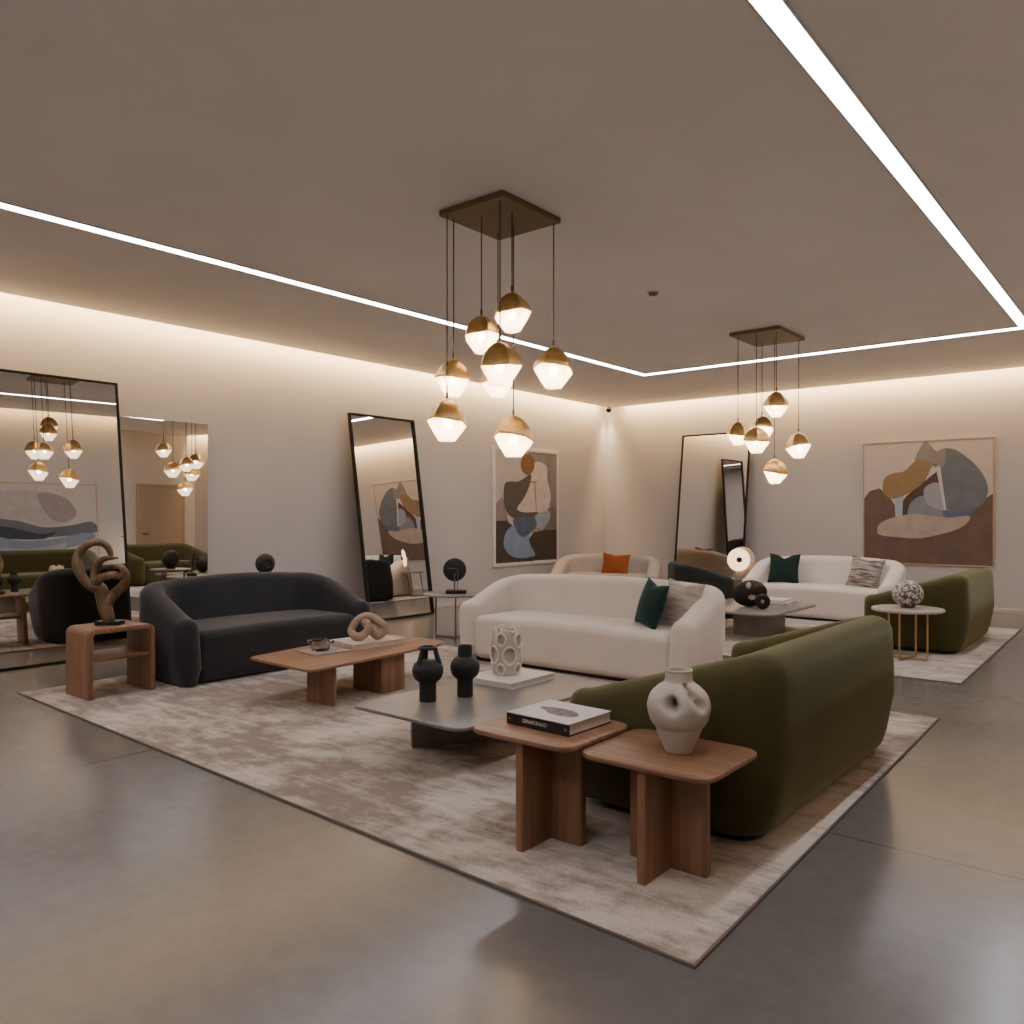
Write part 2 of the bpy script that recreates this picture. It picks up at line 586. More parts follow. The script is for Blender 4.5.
# ------------------------------------------------------------------ room
XW, YW, XR, YF = -9.2, 14.35, 1.3, -3.0          # wall planes
XC, YC = -8.98, 14.12                            # ceiling slab edges
HC, HT = 3.7, 4.15
XCR, YBK = 1.08, 11.95                           # right slab edge, bulkhead start

bm = B(); add_box(bm, XW - .3, XR + .3, YF - .3, YW + .3, -0.2, 0.0)
struct('floor', bm, M_floor)
bm = B(); add_box(bm, XW - .3, XW, YF - .3, YW + .3, 0, HT)
struct('wall_left', bm, M_wall)
bm = B(); add_box(bm, XW, XR, YW, YW + .3, 0, HT)
struct('wall_back', bm, M_wall)
bm = B(); add_box(bm, XR, XR + .3, YF - .3, YW + .3, 0, HT)
struct('wall_right', bm, M_wall)
bm = B(); add_box(bm, XW, XR, YF - .3, YF, 0, HT)
struct('wall_front', bm, M_wall)
bm = B()
add_box(bm, XC, XCR, YF + .2, YC, HC, HC + .05)
add_box(bm, XCR, XR, YBK, YC, HC, HC + .05)
struct('ceiling', bm, M_ceil)
bm = B(); add_box(bm, XW - .3, XR + .3, YF - .3, YW + .3, HT, HT + .2)
struct('ceiling.001', bm, M_ceil)
bm = B(); add_box(bm, XW, XR, YW - .015, YW, 0.0, .07, .003)
struct('baseboard_back', bm, M_base)
bm = B(); add_box(bm, XW, XW + .015, YF, YW, 0.0, .07, .003)
struct('baseboard_left', bm, M_base)

# recessed linear lights of the ceiling: a rectangular loop
def strip(label, x0, x1, y0, y1):
    t = thing('linear_light', label, 'light', ((x0 + x1) / 2, (y0 + y1) / 2, HC - .0005), 0, 'recessed light lines of the ceiling')
    hx, hy = (x1 - x0) / 2, (y1 - y0) / 2
    bm = B(); add_box(bm, -hx, hx, -hy, hy, -.006, 0)
    obj('diffuser', bm, M_strip, t)
    bm = B()
    if hx > hy:
        for s in (-1, 1):
            add_box(bm, -hx, hx, s * hy - .006, s * hy + .006, -.009, 0)
    else:
        for s in (-1, 1):
            add_box(bm, s * hx - .006, s * hx + .006, -hy, hy, -.009, 0)
    obj('profile', bm, M_alu, t)
strip('long white ceiling light line running along the mirrored wall, above the dark sofa', -6.49, -6.37, -0.9, 11.04)
strip('widest white ceiling light line, at the right edge of the ceiling', -1.41, -1.29, -0.9, 11.04)
strip('white ceiling light line across the far end of the room, behind both pendant clusters', -6.49, -1.29, 11.05, 11.20)
strip('white ceiling light line across the near end, seen only in the mirrors', -6.49, -1.29, -1.06, -0.91)

# hidden cove lamps behind the ceiling edges
def area(name, loc, rot, sx, sy, e, c):
    l = bpy.data.lights.new(name, 'AREA')
    l.shape = 'RECTANGLE'; l.size = sx; l.size_y = sy; l.energy = e; l.color = c
    o = bpy.data.objects.new(name, l)
    link(o); o.location = loc; o.rotation_euler = rot
    return o
COVE = (1.0, 0.63, 0.27)
CE = 15.0
def aim(d):
    return Vector(d).to_track_quat('-Z', 'Y').to_euler()
def cove(name, p, d, length, along):
    q = Vector(d).normalized()
    z = -q
    x = Vector(along)
    y = z.cross(x)
    Mx = Matrix((x, y, z)).transposed()
    o = area(name, p, Mx.to_euler(), length, 0.05, CE * length, COVE)
    return o
cove('cove_light_left', (XC - .03, (YF + YC) / 2 + .05, HC + .10), (-.55, 0, -.83), YC - YF - .25, (0, 1, 0))
cove('cove_light_back', ((XC + XR) / 2 + .1, YC + .03, HC + .10), (0, .55, -.83), XR - XC - .25, (1, 0, 0))
CE = 6.0
cove('cove_light_right', (XCR + .03, (YF + YBK) / 2, HC + .10), (.55, 0, -.83), YBK - YF - .3, (0, 1, 0))

# narrow downlight washing the room corner
sp = bpy.data.lights.new('corner_spot', 'SPOT')
sp.energy = 130; sp.color = (1, .80, .55); sp.spot_size = math.radians(36); sp.spot_blend = 1.0; sp.shadow_soft_size = .02
so = bpy.data.objects.new('corner_spot', sp); link(so)
so.location = (-9.07, 14.22, 3.77)
so.rotation_euler = aim((-.05, .05, -1))

# ------------------------------------------------------------------ rugs
def rug(label, quad, mt):
    cx = sum(p[0] for p in quad) / 4; cy = sum(p[1] for p in quad) / 4
    t = thing('area_rug', label, 'rug', (cx, cy, 0))
    Q = [Vector((p[0] - cx, p[1] - cy)) for p in quad]
    def ins(d):
        out = []
        for k in range(4):
            a = (Q[k] - Q[k - 1]).normalized(); b_ = (Q[(k + 1) % 4] - Q[k]).normalized()
            out.append(Q[k] + Vector((-a.y, a.x)) * d + Vector((-b_.y, b_.x)) * d)
        return out
    I = ins(.010); O2 = ins(.013)
    bm = B(); add_prism(bm, [tuple(p) for p in I], 0.0, .014, .004, 2)
    obj('pile', bm, mt, t)
    bm = B()
    for k in range(4):
        m = (k + 1) % 4
        add_prism(bm, [tuple(Q[k]), tuple(Q[m]), tuple(O2[m]), tuple(O2[k])], 0.0, .011)
    obj('binding', bm, M_bind, t)
rug('large distressed cream and taupe rug under the near seating group', [(-1.225, 2.45), (-1.335, 6.57), (-7.60, 6.72), (-7.50, 2.63)], M_rug1)
rug('smaller pale grey rug under the far seating group', [(-1.46, 8.05), (-1.55, 12.36), (-5.80, 12.40), (-5.75, 8.10)], M_rug2)
RZ = .014

# ------------------------------------------------------------------ sofas
def sofa(name, label, cat, loc, rotz, L, Dp, fab, ha=.60, hb=.86, t=.22, rc=.34, ins=.05, seat_z=.46, exp=1.0, crown=.02, group=None, arm_flat=.0, bulge=.0, zb=.03):
    root = thing(name, label, cat, loc, rotz, group)
    a = L / 2
    r2 = rc - t / 2                      # centre line radius
    y0, yb = -Dp / 2 + t / 2, Dp / 2 - t / 2
    path = []                            # (pos, outward normal, height)
    def sm(x):
        x = max(0, min(1, x)); return x * x * (3 - 2 * x)
    arm_len = yb - r2 - y0
    arc_len = PI / 2 * r2
    tot = arm_len + arc_len * (1.0 if exp == 0 else .75)
    def hh(s):
        x = max(0, (s / tot - arm_flat) / (1 - arm_flat))
        if x >= 1:
            return hb
        if x < .6:
            lin = 1.12 * x
        else:
            u = (x - .6) / .4; p0 = .672; m0 = 1.12 * .4
            lin = p0 * (2 * u ** 3 - 3 * u ** 2 + 1) + m0 * (u ** 3 - 2 * u ** 2 + u) + (3 * u ** 2 - 2 * u ** 3)
        return ha + (hb - ha) * (lin * (1 - exp) + exp * math.sin(x * PI / 2) ** 1.25)
    na = 14
    for i in range(na + 1):
        s = arm_len * i / na
        path.append((Vector((-a + t / 2, y0 + s)), Vector((-1, 0)), hh(s)))
    for i in range(1, 11):
        an = PI / 2 * i / 10
        c = Vector((-a + t / 2 + r2, yb - r2))
        nrm = Vector((-math.cos(an), math.sin(an)))
        path.append((c + nrm * r2, nrm, hh(arm_len + r2 * an)))
    nb = 16
    xb = a - t / 2 - r2
    for i in range(1, nb):
        x = -xb + 2 * xb * i / nb
        path.append((Vector((x, yb)), Vector((0, 1)), None))
    half = [p for p in path if p[2] is not None]
    for p in reversed(half):
        path.append((Vector((-p[0].x, p[0].y)), Vector((-p[1].x, p[1].y)), p[2]))
    full = []
    for p, n_, h in path:
        if h is None:
            h = hb
        h += crown * max(0, 1 - (p.x / (xb + .1)) ** 2) if abs(n_.y) > .99 else 0
        full.append((p, n_, h))
    def section(h, w):
        pts = []
        hw = t / 2
        k = h - hw * .85
        for z in (zb, zb + .03, zb + .12, zb + (k - zb) * .5, zb + (k - zb) * .72, zb + (k - zb) * .9):
            f = max(0, 1 - (z - zb) / .36)
            pts.append((hw - ins * f ** 1.6 - (.012 if z == zb else 0) + bulge * math.sin(min(1, (z - zb) / (k - zb)) * PI), z))
        for i in range(0, 11):
            an = PI * i / 10
            pts.append((hw * math.cos(an) * (1.0), k + hw * .85 * math.sin(an) ** .9 if 0 < i < 10 else k))
        for z in (k - (k - zb) * .15, k - (k - zb) * .4, k - (k - zb) * .7):
            f = max(0, (k - z))
            pts.append((-hw - f * .10, z))
        pts.append((-hw + .02, zb))
        return [(x * w, z) for x, z in pts]
    rows = []
    bm = B()
    ncap = 7
    def add_row(p, n_, h, w):
        rows.append([bm.verts.new(Vector((p.x + n_.x * x, p.y + n_.y * x, z))) for x, z in section(h, w)])
    p0, n0, h0 = full[0]
    for i in range(ncap, 0, -1):
        an = PI / 2 * i / ncap
        add_row(p0 + Vector((0, -1)) * t / 2 * math.sin(an), n0, h0 - .07 * (1 - math.cos(an)), max(.05, math.cos(an)))
    for p, n_, h in full:
        add_row(p, n_, h, 1.0)
    p0, n0, h0 = full[-1]
    for i in range(1, ncap + 1):
        an = PI / 2 * i / ncap
        add_row(p0 + Vector((0, -1)) * t / 2 * math.sin(an), n0, h0 - .07 * (1 - math.cos(an)), max(.05, math.cos(an)))
    m = len(rows[0])
    for ra, rb in zip(rows[:-1], rows[1:]):
        for i in range(m):
            j = (i + 1) % m
            bm.faces.new((ra[i], rb[i], rb[j], ra[j]))
    bm.faces.new(rows[0]); bm.faces.new(rows[-1][::-1])
    obj('curved_backrest', bm, fab, root, 50)
    # seat block between the arms
    hx, hy = a - t + .015, (Dp - t) / 2 - .01
    zc = (zb + seat_z) / 2
    bm = B()
    def crownf(p):
        if p.z > 0:
            p.z += .018 * max(0, 1 - (p.x / hx) ** 2)
        return p
    add_roundbox(bm, hx, hy, (seat_z - zb) / 2, .075, (0, -Dp / 2 + .035 + hy, zc), 8, crownf)
    obj('seat', bm, fab, root, 50)
    bm = B()
    add_prism(bm, rrect(-a + .14, a - .14, -Dp / 2 + .10, Dp / 2 - .13, .15), 0, .05)
    obj('plinth', bm, M_plinth, root)
    return root

sofa('curved_sofa', 'charcoal grey velvet curved sofa beside the open wooden end table', 'sofa', (-7.06, 4.615, RZ), PI / 2, 2.17, 1.06, M_char, zb=.015, rc=.45, crown=.03, ha=.59)
sofa('curved_sofa', 'long ivory curved sofa with teal and beige cushions, behind the coffee tables', 'sofa', (-4.425, 6.60, RZ), 0, 2.66, 1.0, M_white, rc=.42, ha=.60, hb=.84, crown=.03)
sofa('curved_sofa', 'olive green velvet sofa nearest the camera, seen from behind the two wooden side tables', 'sofa', (-1.89, 4.46, RZ), -PI / 2, 2.20, 1.09, M_green, rc=.25, ha=.60, hb=.86, t=.23, ins=.07, exp=0.0, arm_flat=.0, crown=.0, bulge=.012, zb=.045)
sofa('curved_sofa', 'ivory curved sofa below the wide framed painting, with a green and a striped cushion', 'sofa', (-3.95, 11.97, RZ), 0, 2.15, 1.0, M_white, rc=.42, ha=.56, hb=.85, crown=.03)
sofa('curved_sofa', 'smaller looking olive green sofa at the far right, behind the round gold table', 'sofa', (-2.20, 10.45, RZ), -PI / 2, 1.95, 1.02, M_green, rc=.25, ha=.60, hb=.85, t=.23, ins=.07, exp=0.0, arm_flat=.0, crown=.0, bulge=.012, zb=.045)
sofa('curved_sofa', 'beige sofa in the far corner with a rust cushion, behind the long ivory sofa', 'sofa', (-7.78, 12.15, 0.0), .38, 1.90, 1.0, M_beige, rc=.46, ha=.50, hb=.78)
sofa('tub_chair', 'dark tub armchair in front of the mirror on the far wall', 'armchair', (-5.33, 10.75, RZ), PI / 2 + .75, .86, .80, M_chair, rc=.30, t=.15, ha=.62, hb=.80)

# ------------------------------------------------------------------ cushions
def cushion(label, loc, rot, w, h, th, mt, notch=0.05):
    n = 22
    bm = B()
    front, back = {}, {}
    for s, d in ((1, front), (-1, back)):
        for i in range(n + 1):
            for j in range(n + 1):
                u, v = -1 + 2 * i / n, -1 + 2 * j / n
                edge = (i in (0, n)) or (j in (0, n))
                if s == -1 and edge:
                    d[i, j] = front[i, j]; continue
                k = (max(0, 1 - u * u) ** .55) * (max(0, 1 - v * v) ** .55)
                x = u * (1 - .10 * (1 - v * v)) * w / 2
                z = v * (1 - .10 * (1 - u * u)) * h / 2
                if v > 0:
                    z -= notch * h * math.exp(-(u / .3) ** 2) * v ** 3
                d[i, j] = bm.verts.new((x, s * k * th / 2, z))
    for s, d in ((1, front), (-1, back)):
        for i in range(n):
            for j in range(n):
                q = [d[i, j], d[i + 1, j], d[i + 1, j + 1], d[i, j + 1]]
                bm.faces.new(q if s == 1 else q[::-1])
    o = obj('cushion', bm, mt, None, 60)
    o.location = loc; o.rotation_euler = rot
    tag(o, label, 'cushion', 'loose cushions on the sofas')
    return o
SZ = .48
cushion('dark teal velvet cushion on the long ivory sofa', (-3.70, 6.53, SZ + .205), (-.30, .10, -.62), .45, .44, .17, M_teal)
cushion('beige ribbed cushion tucked into the right arm of the long ivory sofa', (-3.47, 6.66, SZ + .205), (-.30, .06, -.30), .46, .45, .15, M_lin)
cushion('rust orange velvet cushion in the far corner', (-7.63, 12.20, SZ + .14), (-.32, .05, .35), .50, .42, .16, M_rust)
cushion('dark green velvet cushion on the ivory sofa below the wide painting', (-4.55, 12.02, SZ + .215), (-.26, 0, .05), .47, .46, .17, M_dgreen, .12)
cushion('brown and cream striped cushion against the right arm of the far ivory sofa', (-3.38, 12.0, SZ + .205), (-.28, .12, -.12), .48, .45, .16, M_strp)

# ------------------------------------------------------------------ wooden side tables with cross bases
def cross_table(label, cx, cy, zt, sx, sy, ax, ay):
    t = thing('side_table', label, 'side table', (cx, cy, RZ), 0, 'wooden side tables by the green sofa')
    zt -= RZ
    bm = B(); add_prism(bm, rrect(-sx / 2, sx / 2, -sy / 2, sy / 2, .10, 8), zt - .024, zt, .008, 4)
    obj('tabletop', bm, M_woodX, t, 50)
    bm = B(); add_box(bm, -ax, ax, -.02, .02, 0, zt - .024, .004, 2)
    obj('leg_panel', bm, M_woodZ, t)
    bm = B()
    add_box(bm, -.02, .02, -ay, -.0201, 0, zt - .024, .004, 2)
    add_box(bm, -.02, .02, .0201, ay, 0, zt - .024, .004, 2)
    obj('cross_panel', bm, M_woodZ, t)
    return t
cross_table('square walnut side table carrying the black spined book', -2.24, 3.02, .525, .57, .54, .185, .235)
cross_table('square walnut side table carrying the pale knotted vase', -1.66, 3.08, .50, .61, .53, .18, .235)

# open end table at the left
def end_table():
    t = thing('end_table', 'open wooden end table with rounded corners and a shelf, carrying the carved sculpture', 'side table', (-6.935, 3.14, RZ))
    hx, hy, h, th, r = .215, .275, .565, .042, .06
    outer = [(-hy, 0)]
    for k in range(9):
        a = PI - PI / 2 * k / 8
        outer.append((-hy + r + r * math.cos(a), h - r + r * math.sin(a)))
    for k in range(9):
        a = PI / 2 - PI / 2 * k / 8
        outer.append((hy - r + r * math.cos(a), h - r + r * math.sin(a)))
    outer.append((hy, 0))
    inner = [(hy - th, 0)]
    ri = .02
    for k in range(7):
        a = PI / 2 * k / 6
        inner.append((hy - th - ri + ri * math.cos(a), h - th - ri + ri * math.sin(a)))
    for k in range(7):
        a = PI / 2 + PI / 2 * k / 6
        inner.append((-hy + th + ri + ri * math.cos(a), h - th - ri + ri * math.sin(a)))
    inner.append((-hy + th, 0))
    pts = outer + inner
    bm = B()
    Mx = Matrix(((0, 0, 1, 0), (1, 0, 0, 0), (0, 1, 0, 0), (0, 0, 0, 1)))   # (y,z,x) -> xyz
    add_prism(bm, pts, -hx, hx, .005, 2, Mx)
    obj('waterfall_frame', bm, M_woodZ, t, 30)
    bm = B(); add_box(bm, -hx + .01, hx - .01, -hy + th, hy - th, .30, .33, .004, 2)
    obj('shelf', bm, M_woodY, t)
end_table()

# walnut coffee table with two slab legs
def wood_coffee():
    t = thing('coffee_table', 'long low walnut coffee table in front of the charcoal sofa', 'coffee table', (-5.42, 4.45, RZ))
    o = (-5.42, 4.45)
    P = [(-4.91, 3.66), (-5.05, 5.32), (-6.00, 5.24), (-5.76, 3.69)]
    P = [(x - o[0], y - o[1]) for x, y in P]
    bm = B(); add_prism(bm, round_poly(P, [.09, .20, .12, .06], 8), .322, .346, .008, 4)
    obj('tabletop', bm, M_woodY, t, 50)
    bm = B(); add_box(bm, .045, .375, -.475, -.44, 0, .325, .004, 2)
    obj('leg', bm, M_woodZ, t)
    bm = B(); add_prism(bm, rrect(-.04, .33, .06, .33, .02), 0, .32, .004, 2)
    obj('leg', bm, M_woodZ, t, 40)
wood_coffee()

def grey_coffee():
    t = thing('coffee_table', 'thin topped grey slab coffee table with the black vases', 'coffee table', (-3.50, 4.05, RZ))
    bm = B(); add_prism(bm, rrect(-.475, .475, -.80, .77, .10, 8), .288, .31, .008, 4)
    obj('tabletop', bm, M_slate, t, 50)
    bm = B()
    A, C2 = Vector((-.26, -.46)), Vector((.30, .38))
    d = (C2 - A).normalized(); n_ = Vector((-d.y, d.x)) * .03
    add_prism(bm, [tuple(A), tuple(C2), tuple(C2 + 2 * n_), tuple(A + 2 * n_)], 0, .287)
    A2, D2 = Vector((-.02, .02)), Vector((-.28, .52))
    d = (D2 - A2).normalized(); n_ = Vector((-d.y, d.x)) * .03
    add_prism(bm, [tuple(A2), tuple(D2), tuple(D2 + n_ * 2), tuple(A2 + n_ * 2)], 0, .287)
    obj('slab_base', bm, M_slateb, t)
grey_coffee()

def far_coffee():
    t = thing('coffee_table', 'pale grey coffee table on a block base in the far seating group', 'coffee table', (-4.15, 9.88, RZ))
    bm = B(); add_prism(bm, rrect(-.62, .58, -.80, .82, .22, 8), .305, .336, .012, 4)
    obj('tabletop', bm, M_slate, t, 50)
    bm = B(); add_prism(bm, rrect(-.14, .31, -.34, .40, .12, 8), 0, .31)
    obj('pedestal', bm, M_taupe, t, 40)
far_coffee()

# round tables
def tripod_table(label, x, y, zt, r, z0=0.0, rot=0.0, mt=M_slateb, name='side_table'):
    t = thing(name, label, 'side table', (x, y, z0), rot)
    bm = B(); add_prism(bm, circle(0, 0, r, 56), zt - .022 - z0, zt - z0, .009, 3)
    obj('tabletop', bm, M_slate, t, 50)
    for k in range(3):
        a = 2 * PI * k / 3
        p = Vector((math.cos(a), math.sin(a), 0)) * r * .66
        bm = B()
        add_tube(bm, [(0, 0, .012), (p.x * .9, p.y * .9, .012), (p.x, p.y, .014), (p.x, p.y, .04), (p.x, p.y, zt - .022 - z0)], .010, 8)
        obj('leg', bm, M_steel, t, 60)
    return t
tripod_table('round grey side table on thin rods, holding the black disc lamp', -6.82, 7.22, .545, .385, 0, -.75)
tripod_table('small table almost hidden behind the charcoal sofa', -8.32, 5.56, .80, .22, 0, .3)
tripod_table('small table beside the far ivory sofa, holding the lit ring lamp', -5.27, 12.0, .52, .24, RZ, .5)
tripod_table('small dark side table at the foot of the far wall mirror', -6.33, 12.55, .60, .17, 0, .9, name='side_table')

def gold_table():
    t = thing('side_table', 'round pale topped side table on four gold legs, holding the terrazzo sphere', 'side table', (-2.14, 9.08, RZ))
    zt = .525
    bm = B(); add_prism(bm, circle(0, 0, .345, 64), zt - .03, zt, .012, 4)
    obj('tabletop', bm, M_tstone, t, 50)
    for k in range(2):
        a = -.17 + PI / 2 * k
        d = Vector((math.cos(a), math.sin(a), 0)) * .195
        zz = .010 + .0 * k
        bm = B()
        pts = [(-d.x, -d.y, zt - .03), (-d.x, -d.y, zz + .02), (-d.x * .97, -d.y * .97, zz), (0, 0, zz), (d.x * .97, d.y * .97, zz), (d.x, d.y, zz + .02), (d.x, d.y, zt - .03)]
        add_tube(bm, pts, .010, 10)
        obj('leg_frame', bm, M_gold, t, 60)
gold_table()

# ------------------------------------------------------------------ books
def book(name, label, loc, rotz, w, d, h, cover, group=None, spine=None, pages=M_pages):
    """w along local x (spine on the -y side), d along y"""
    t = thing(name, label, 'book', loc, rotz, group)
    c = .004
    bm = B()
    add_box(bm, -w / 2, w / 2, -d / 2, d / 2, 0, c, .001, 1)
    add_box(bm, -w / 2, w / 2, -d / 2, d / 2, h - c, h, .001, 1)
    o = obj('cover', bm, cover, t)
    bm = B(); add_box(bm, -w / 2, w / 2, -d / 2, -d / 2 + c, c, h - c)
    obj('spine', bm, spine or cover, t)
    bm = B(); add_box(bm, -w / 2 + .006, w / 2 - .006, -d / 2 + c, d / 2 - .006, c, h - c)
    obj('pages', bm, pages, t)
    return t

def text_mesh(name, s, size, mt, parent, loc, rot, sx=1.0):
    cu = bpy.data.curves.new(name, 'FONT')
    cu.body = s; cu.size = size; cu.align_x = 'CENTER'; cu.align_y = 'CENTER'; cu.extrude = .0004
    tmp = bpy.data.objects.new(name + '_src', cu)
    COL.objects.link(tmp)
    dg = bpy.context.evaluated_depsgraph_get()
    me = bpy.data.meshes.new_from_object(tmp.evaluated_get(dg))
    COL.objects.unlink(tmp)
    bpy.data.objects.remove(tmp)
    me.materials.clear(); me.materials.append(mt)
    o = bpy.data.objects.new(name, me)
    link(o, parent); o.location = loc; o.rotation_euler = rot; o.scale = (sx, 1, 1)
    return o

bk = book('art_book', 'thick book with black spine and pale cover on the walnut side table', (-2.235, 3.08, .525), -.03, .365, .33, .055, M_bkgrey, spine=M_bkblack)
for ch in list(bk.children):
    if ch.name.startswith('cover'):
        bm = B()
        add_box(bm, -.1825, .1825, -.165, .165, 0, .004, .001, 1)
        obj('back_cover', bm, M_bkblack, bk)
text_mesh('spine_title', 'GRNAÍCRAUO', .023, M_ink, bk, (-.015, -.1653, .0275), (PI / 2, 0, 0), .95)
text_mesh('spine_mark', 'II', .014, M_ink, bk, (-.165, -.1653, .0275), (PI / 2, PI / 2, 0))
text_mesh('spine_emblem', 'A', .016, M_ink, bk, (.162, -.1653, .0275), (PI / 2, 0, 0))
# printed picture on the cover
bm = B()
pts = smooth_loop([(-.12, .005), (-.10, .035), (-.02, .050), (.06, .040), (.115, .0), (.12, -.045), (.06, -.07), (-.01, -.062), (-.06, -.028), (-.10, -.012)], 5)
add_prism(bm, [(p.x, p.y) for p in pts], .055, .0555)
obj('cover_print', bm, M_print, bk)

book('art_book', 'large white book under the ringed ivory vase', (-3.67, 4.46, .324), 0, .43, .50, .040, M_bkwhite)
book('art_book', 'thick pale marbled book under the stone knot', (-5.515, 4.72, .360), -.12, .40, .52, .046, M_bkstone, pages=M_bkstone)
g = 'books on the far coffee table'
b1 = book('art_book', 'lower of the two books on the far coffee table', (-4.00, 10.35, .350), .12, .34, .44, .03, M_bkwhite, g)
b2 = book('art_book', 'upper of the two books on the far coffee table', (-4.02, 10.37, .380), .02, .30, .40, .026, M_bkwhite, g)

# ------------------------------------------------------------------ vases
def knot_vase():
    t = thing('vase', 'bone white vase with pierced twisted shoulders on the right walnut side table', 'vase', (-1.625, 3.10, .50), .0)
    prof = [(.050, 0), (.058, .004), (.068, .03), (.086, .07), (.098, .105), (.104, .112), (.120, .135), (.131, .175), (.132, .205), (.118, .245), (.090, .275), (.066, .292), (.058, .305), (.056, .335), (.058, .345), (.054, .349), (.049, .345), (.047, .320), (.046, .29)]
    P = smooth_prof(prof, 8)
    # dents: (direction angle, height, radius, depth)
    yaw = lambda px: px
    dents = [(math.radians(-76), .216, .021, .10, 0), (math.radians(-80), .228, .036, .025, 0), (math.radians(-36), .275, .020, .035, 1), (math.radians(-26), .245, .020, .050, 1), (math.radians(-14), .215, .020, .045, 1),
             (math.radians(104), .216, .021, .10, 0), (math.radians(100), .228, .036, .025, 0), (math.radians(150), .275, .02, .035, 1), (math.radians(160), .245, .02, .05, 1), (math.radians(172), .215, .02, .045, 1)]
    def fn(co, a):
        if co.z < .118 or co.z > .30:
            return co
        r = math.hypot(co.x, co.y)
        for (da, dz, dr, dep, kind) in dents:
            dd = (a - da + PI) % (2 * PI) - PI
            u = dd * .125
            v = (co.z - dz) + u * .35
            uu = u - v * .25
            q = (uu / dr) ** 2 + (v / (dr * 1.15)) ** 2
            k = dep * math.exp(-q * 1.1)
            r2 = max(.02, math.hypot(co.x, co.y) - k)
            s = r2 / max(1e-6, math.hypot(co.x, co.y))
            co = Vector((co.x * s, co.y * s, co.z))
        return co
    bm = B(); add_lathe(bm, [(p.x, p.y) for p in P], 144, fn=fn)
    o = obj('body', bm, M_ceram, t, 80)
knot_vase()

def black_vase(label, x, y, z, neck_open):
    t = thing('vase', label, 'vase', (x, y, z), 0, 'black bulb vases on the grey coffee table')
    t.scale = (1.07, 1.07, 1.04)
    if neck_open:
        prof = [(.048, 0), (.050, .004), (.050, .10), (.055, .115), (.080, .14), (.092, .175), (.090, .205), (.075, .232), (.050, .245), (.046, .244), (.02, .243)]
        P = smooth_prof(prof[:9], 5)
        bm = B(); add_lathe(bm, [(p.x, p.y) for p in P], 56)
        obj('body', bm, M_black, t, 50)
        for k in range(3):
            a = 2 * PI * k / 3 + .5
            c, s = math.cos(a), math.sin(a)
            bm = B()
            pts = smooth_prof([(.072 * c, .072 * s, .225), (.060 * c, .060 * s, .26), (.050 * c, .050 * s, .295), (.046 * c, .046 * s, .32)], 5)
            add_tube(bm, pts, [.017 - .005 * i / len(pts) for i in range(len(pts))], 12)
            obj('strap', bm, M_black, t, 60)
        bm = B(); add_tube(bm, [(.046 * math.cos(2 * PI * i / 28), .046 * math.sin(2 * PI * i / 28), .322) for i in range(28)], .010, 10, True)
        obj('rim', bm, M_black, t, 60)
    else:
        prof = [(.046, 0), (.048, .004), (.048, .095), (.053, .11), (.078, .135), (.089, .17), (.086, .205), (.066, .235), (.048, .247), (.044, .256), (.044, .305), (.045, .312), (.040, .312), (.038, .26)]
        P = smooth_prof(prof, 5)
        bm = B(); add_lathe(bm, [(p.x, p.y) for p in P], 56)
        obj('body', bm, M_black, t, 50)
black_vase('matte black bulb vase with an openwork neck of straps', -3.66, 3.63, .325, True)
black_vase('matte black bulb vase with a plain cylindrical neck', -3.57, 3.88, .325, False)

def ring_vase():
    t = thing('vase', 'ivory vase covered in raised rings, standing on the white book', 'vase', (-3.70, 4.46, .3645), 0)
    prof = [(.070, 0), (.085, .004), (.098, .06), (.106, .14), (.106, .22), (.100, .28), (.086, .315), (.066, .326), (.060, .30), (.058, .25)]
    P = smooth_prof(prof, 9)
    def rad(z):
        for q0, q1 in zip(P[:-1], P[1:]):
            if q0.y <= z <= q1.y:
                k = (z - q0.y) / max(1e-6, q1.y - q0.y)
                return q0.x + (q1.x - q0.x) * k
        return .06
    rnd = random.Random(3)
    spots = []
    for (z, n_, r0, off) in [(.047, 5, .030, .35), (.140, 5, .046, 1.0), (.245, 5, .036, .3), (.318, 6, .017, .1)]:
        for k in range(n_):
            spots.append((off + 2 * PI * k / n_ + rnd.uniform(-.1, .1) - 1.6, z + rnd.uniform(-.010, .010), r0 * rnd.uniform(.9, 1.1)))
    def fn(co, a):
        r = math.hypot(co.x, co.y)
        for (sa, sz, sr) in spots[:15]:
            d = (a - sa + PI) % (2 * PI) - PI
            q = math.hypot(d * max(.05, r) / (sr * .92), (co.z - sz) / (sr * 1.25))
            if q < 1.0 and r > .07:
                k = 1 - .20 * min(1, (1 - q) * 4)
                return Vector((co.x * k, co.y * k, co.z))
        return co
    bm = B(); add_lathe(bm, [(p.x, p.y) for p in P], 120, fn=fn, cap=False)
    obj('body', bm, M_coral, t, 60)
    for (a, z, r) in spots:
        pts = []
        for i in range(28):
            b_ = 2 * PI * i / 28
            zz = max(.008, min(.335, z + r * 1.25 * math.sin(b_)))
            R = (rad(zz) if zz < .318 else .080) + .004
            an = a + r * .92 * math.cos(b_) / max(.06, rad(min(zz, .31)))
            pts.append((R * math.cos(an), R * math.sin(an), zz))
        bm = B(); add_tube(bm, pts, .0085, 8, True)
        obj('ring', bm, M_coralr, t, 60)
ring_vase()

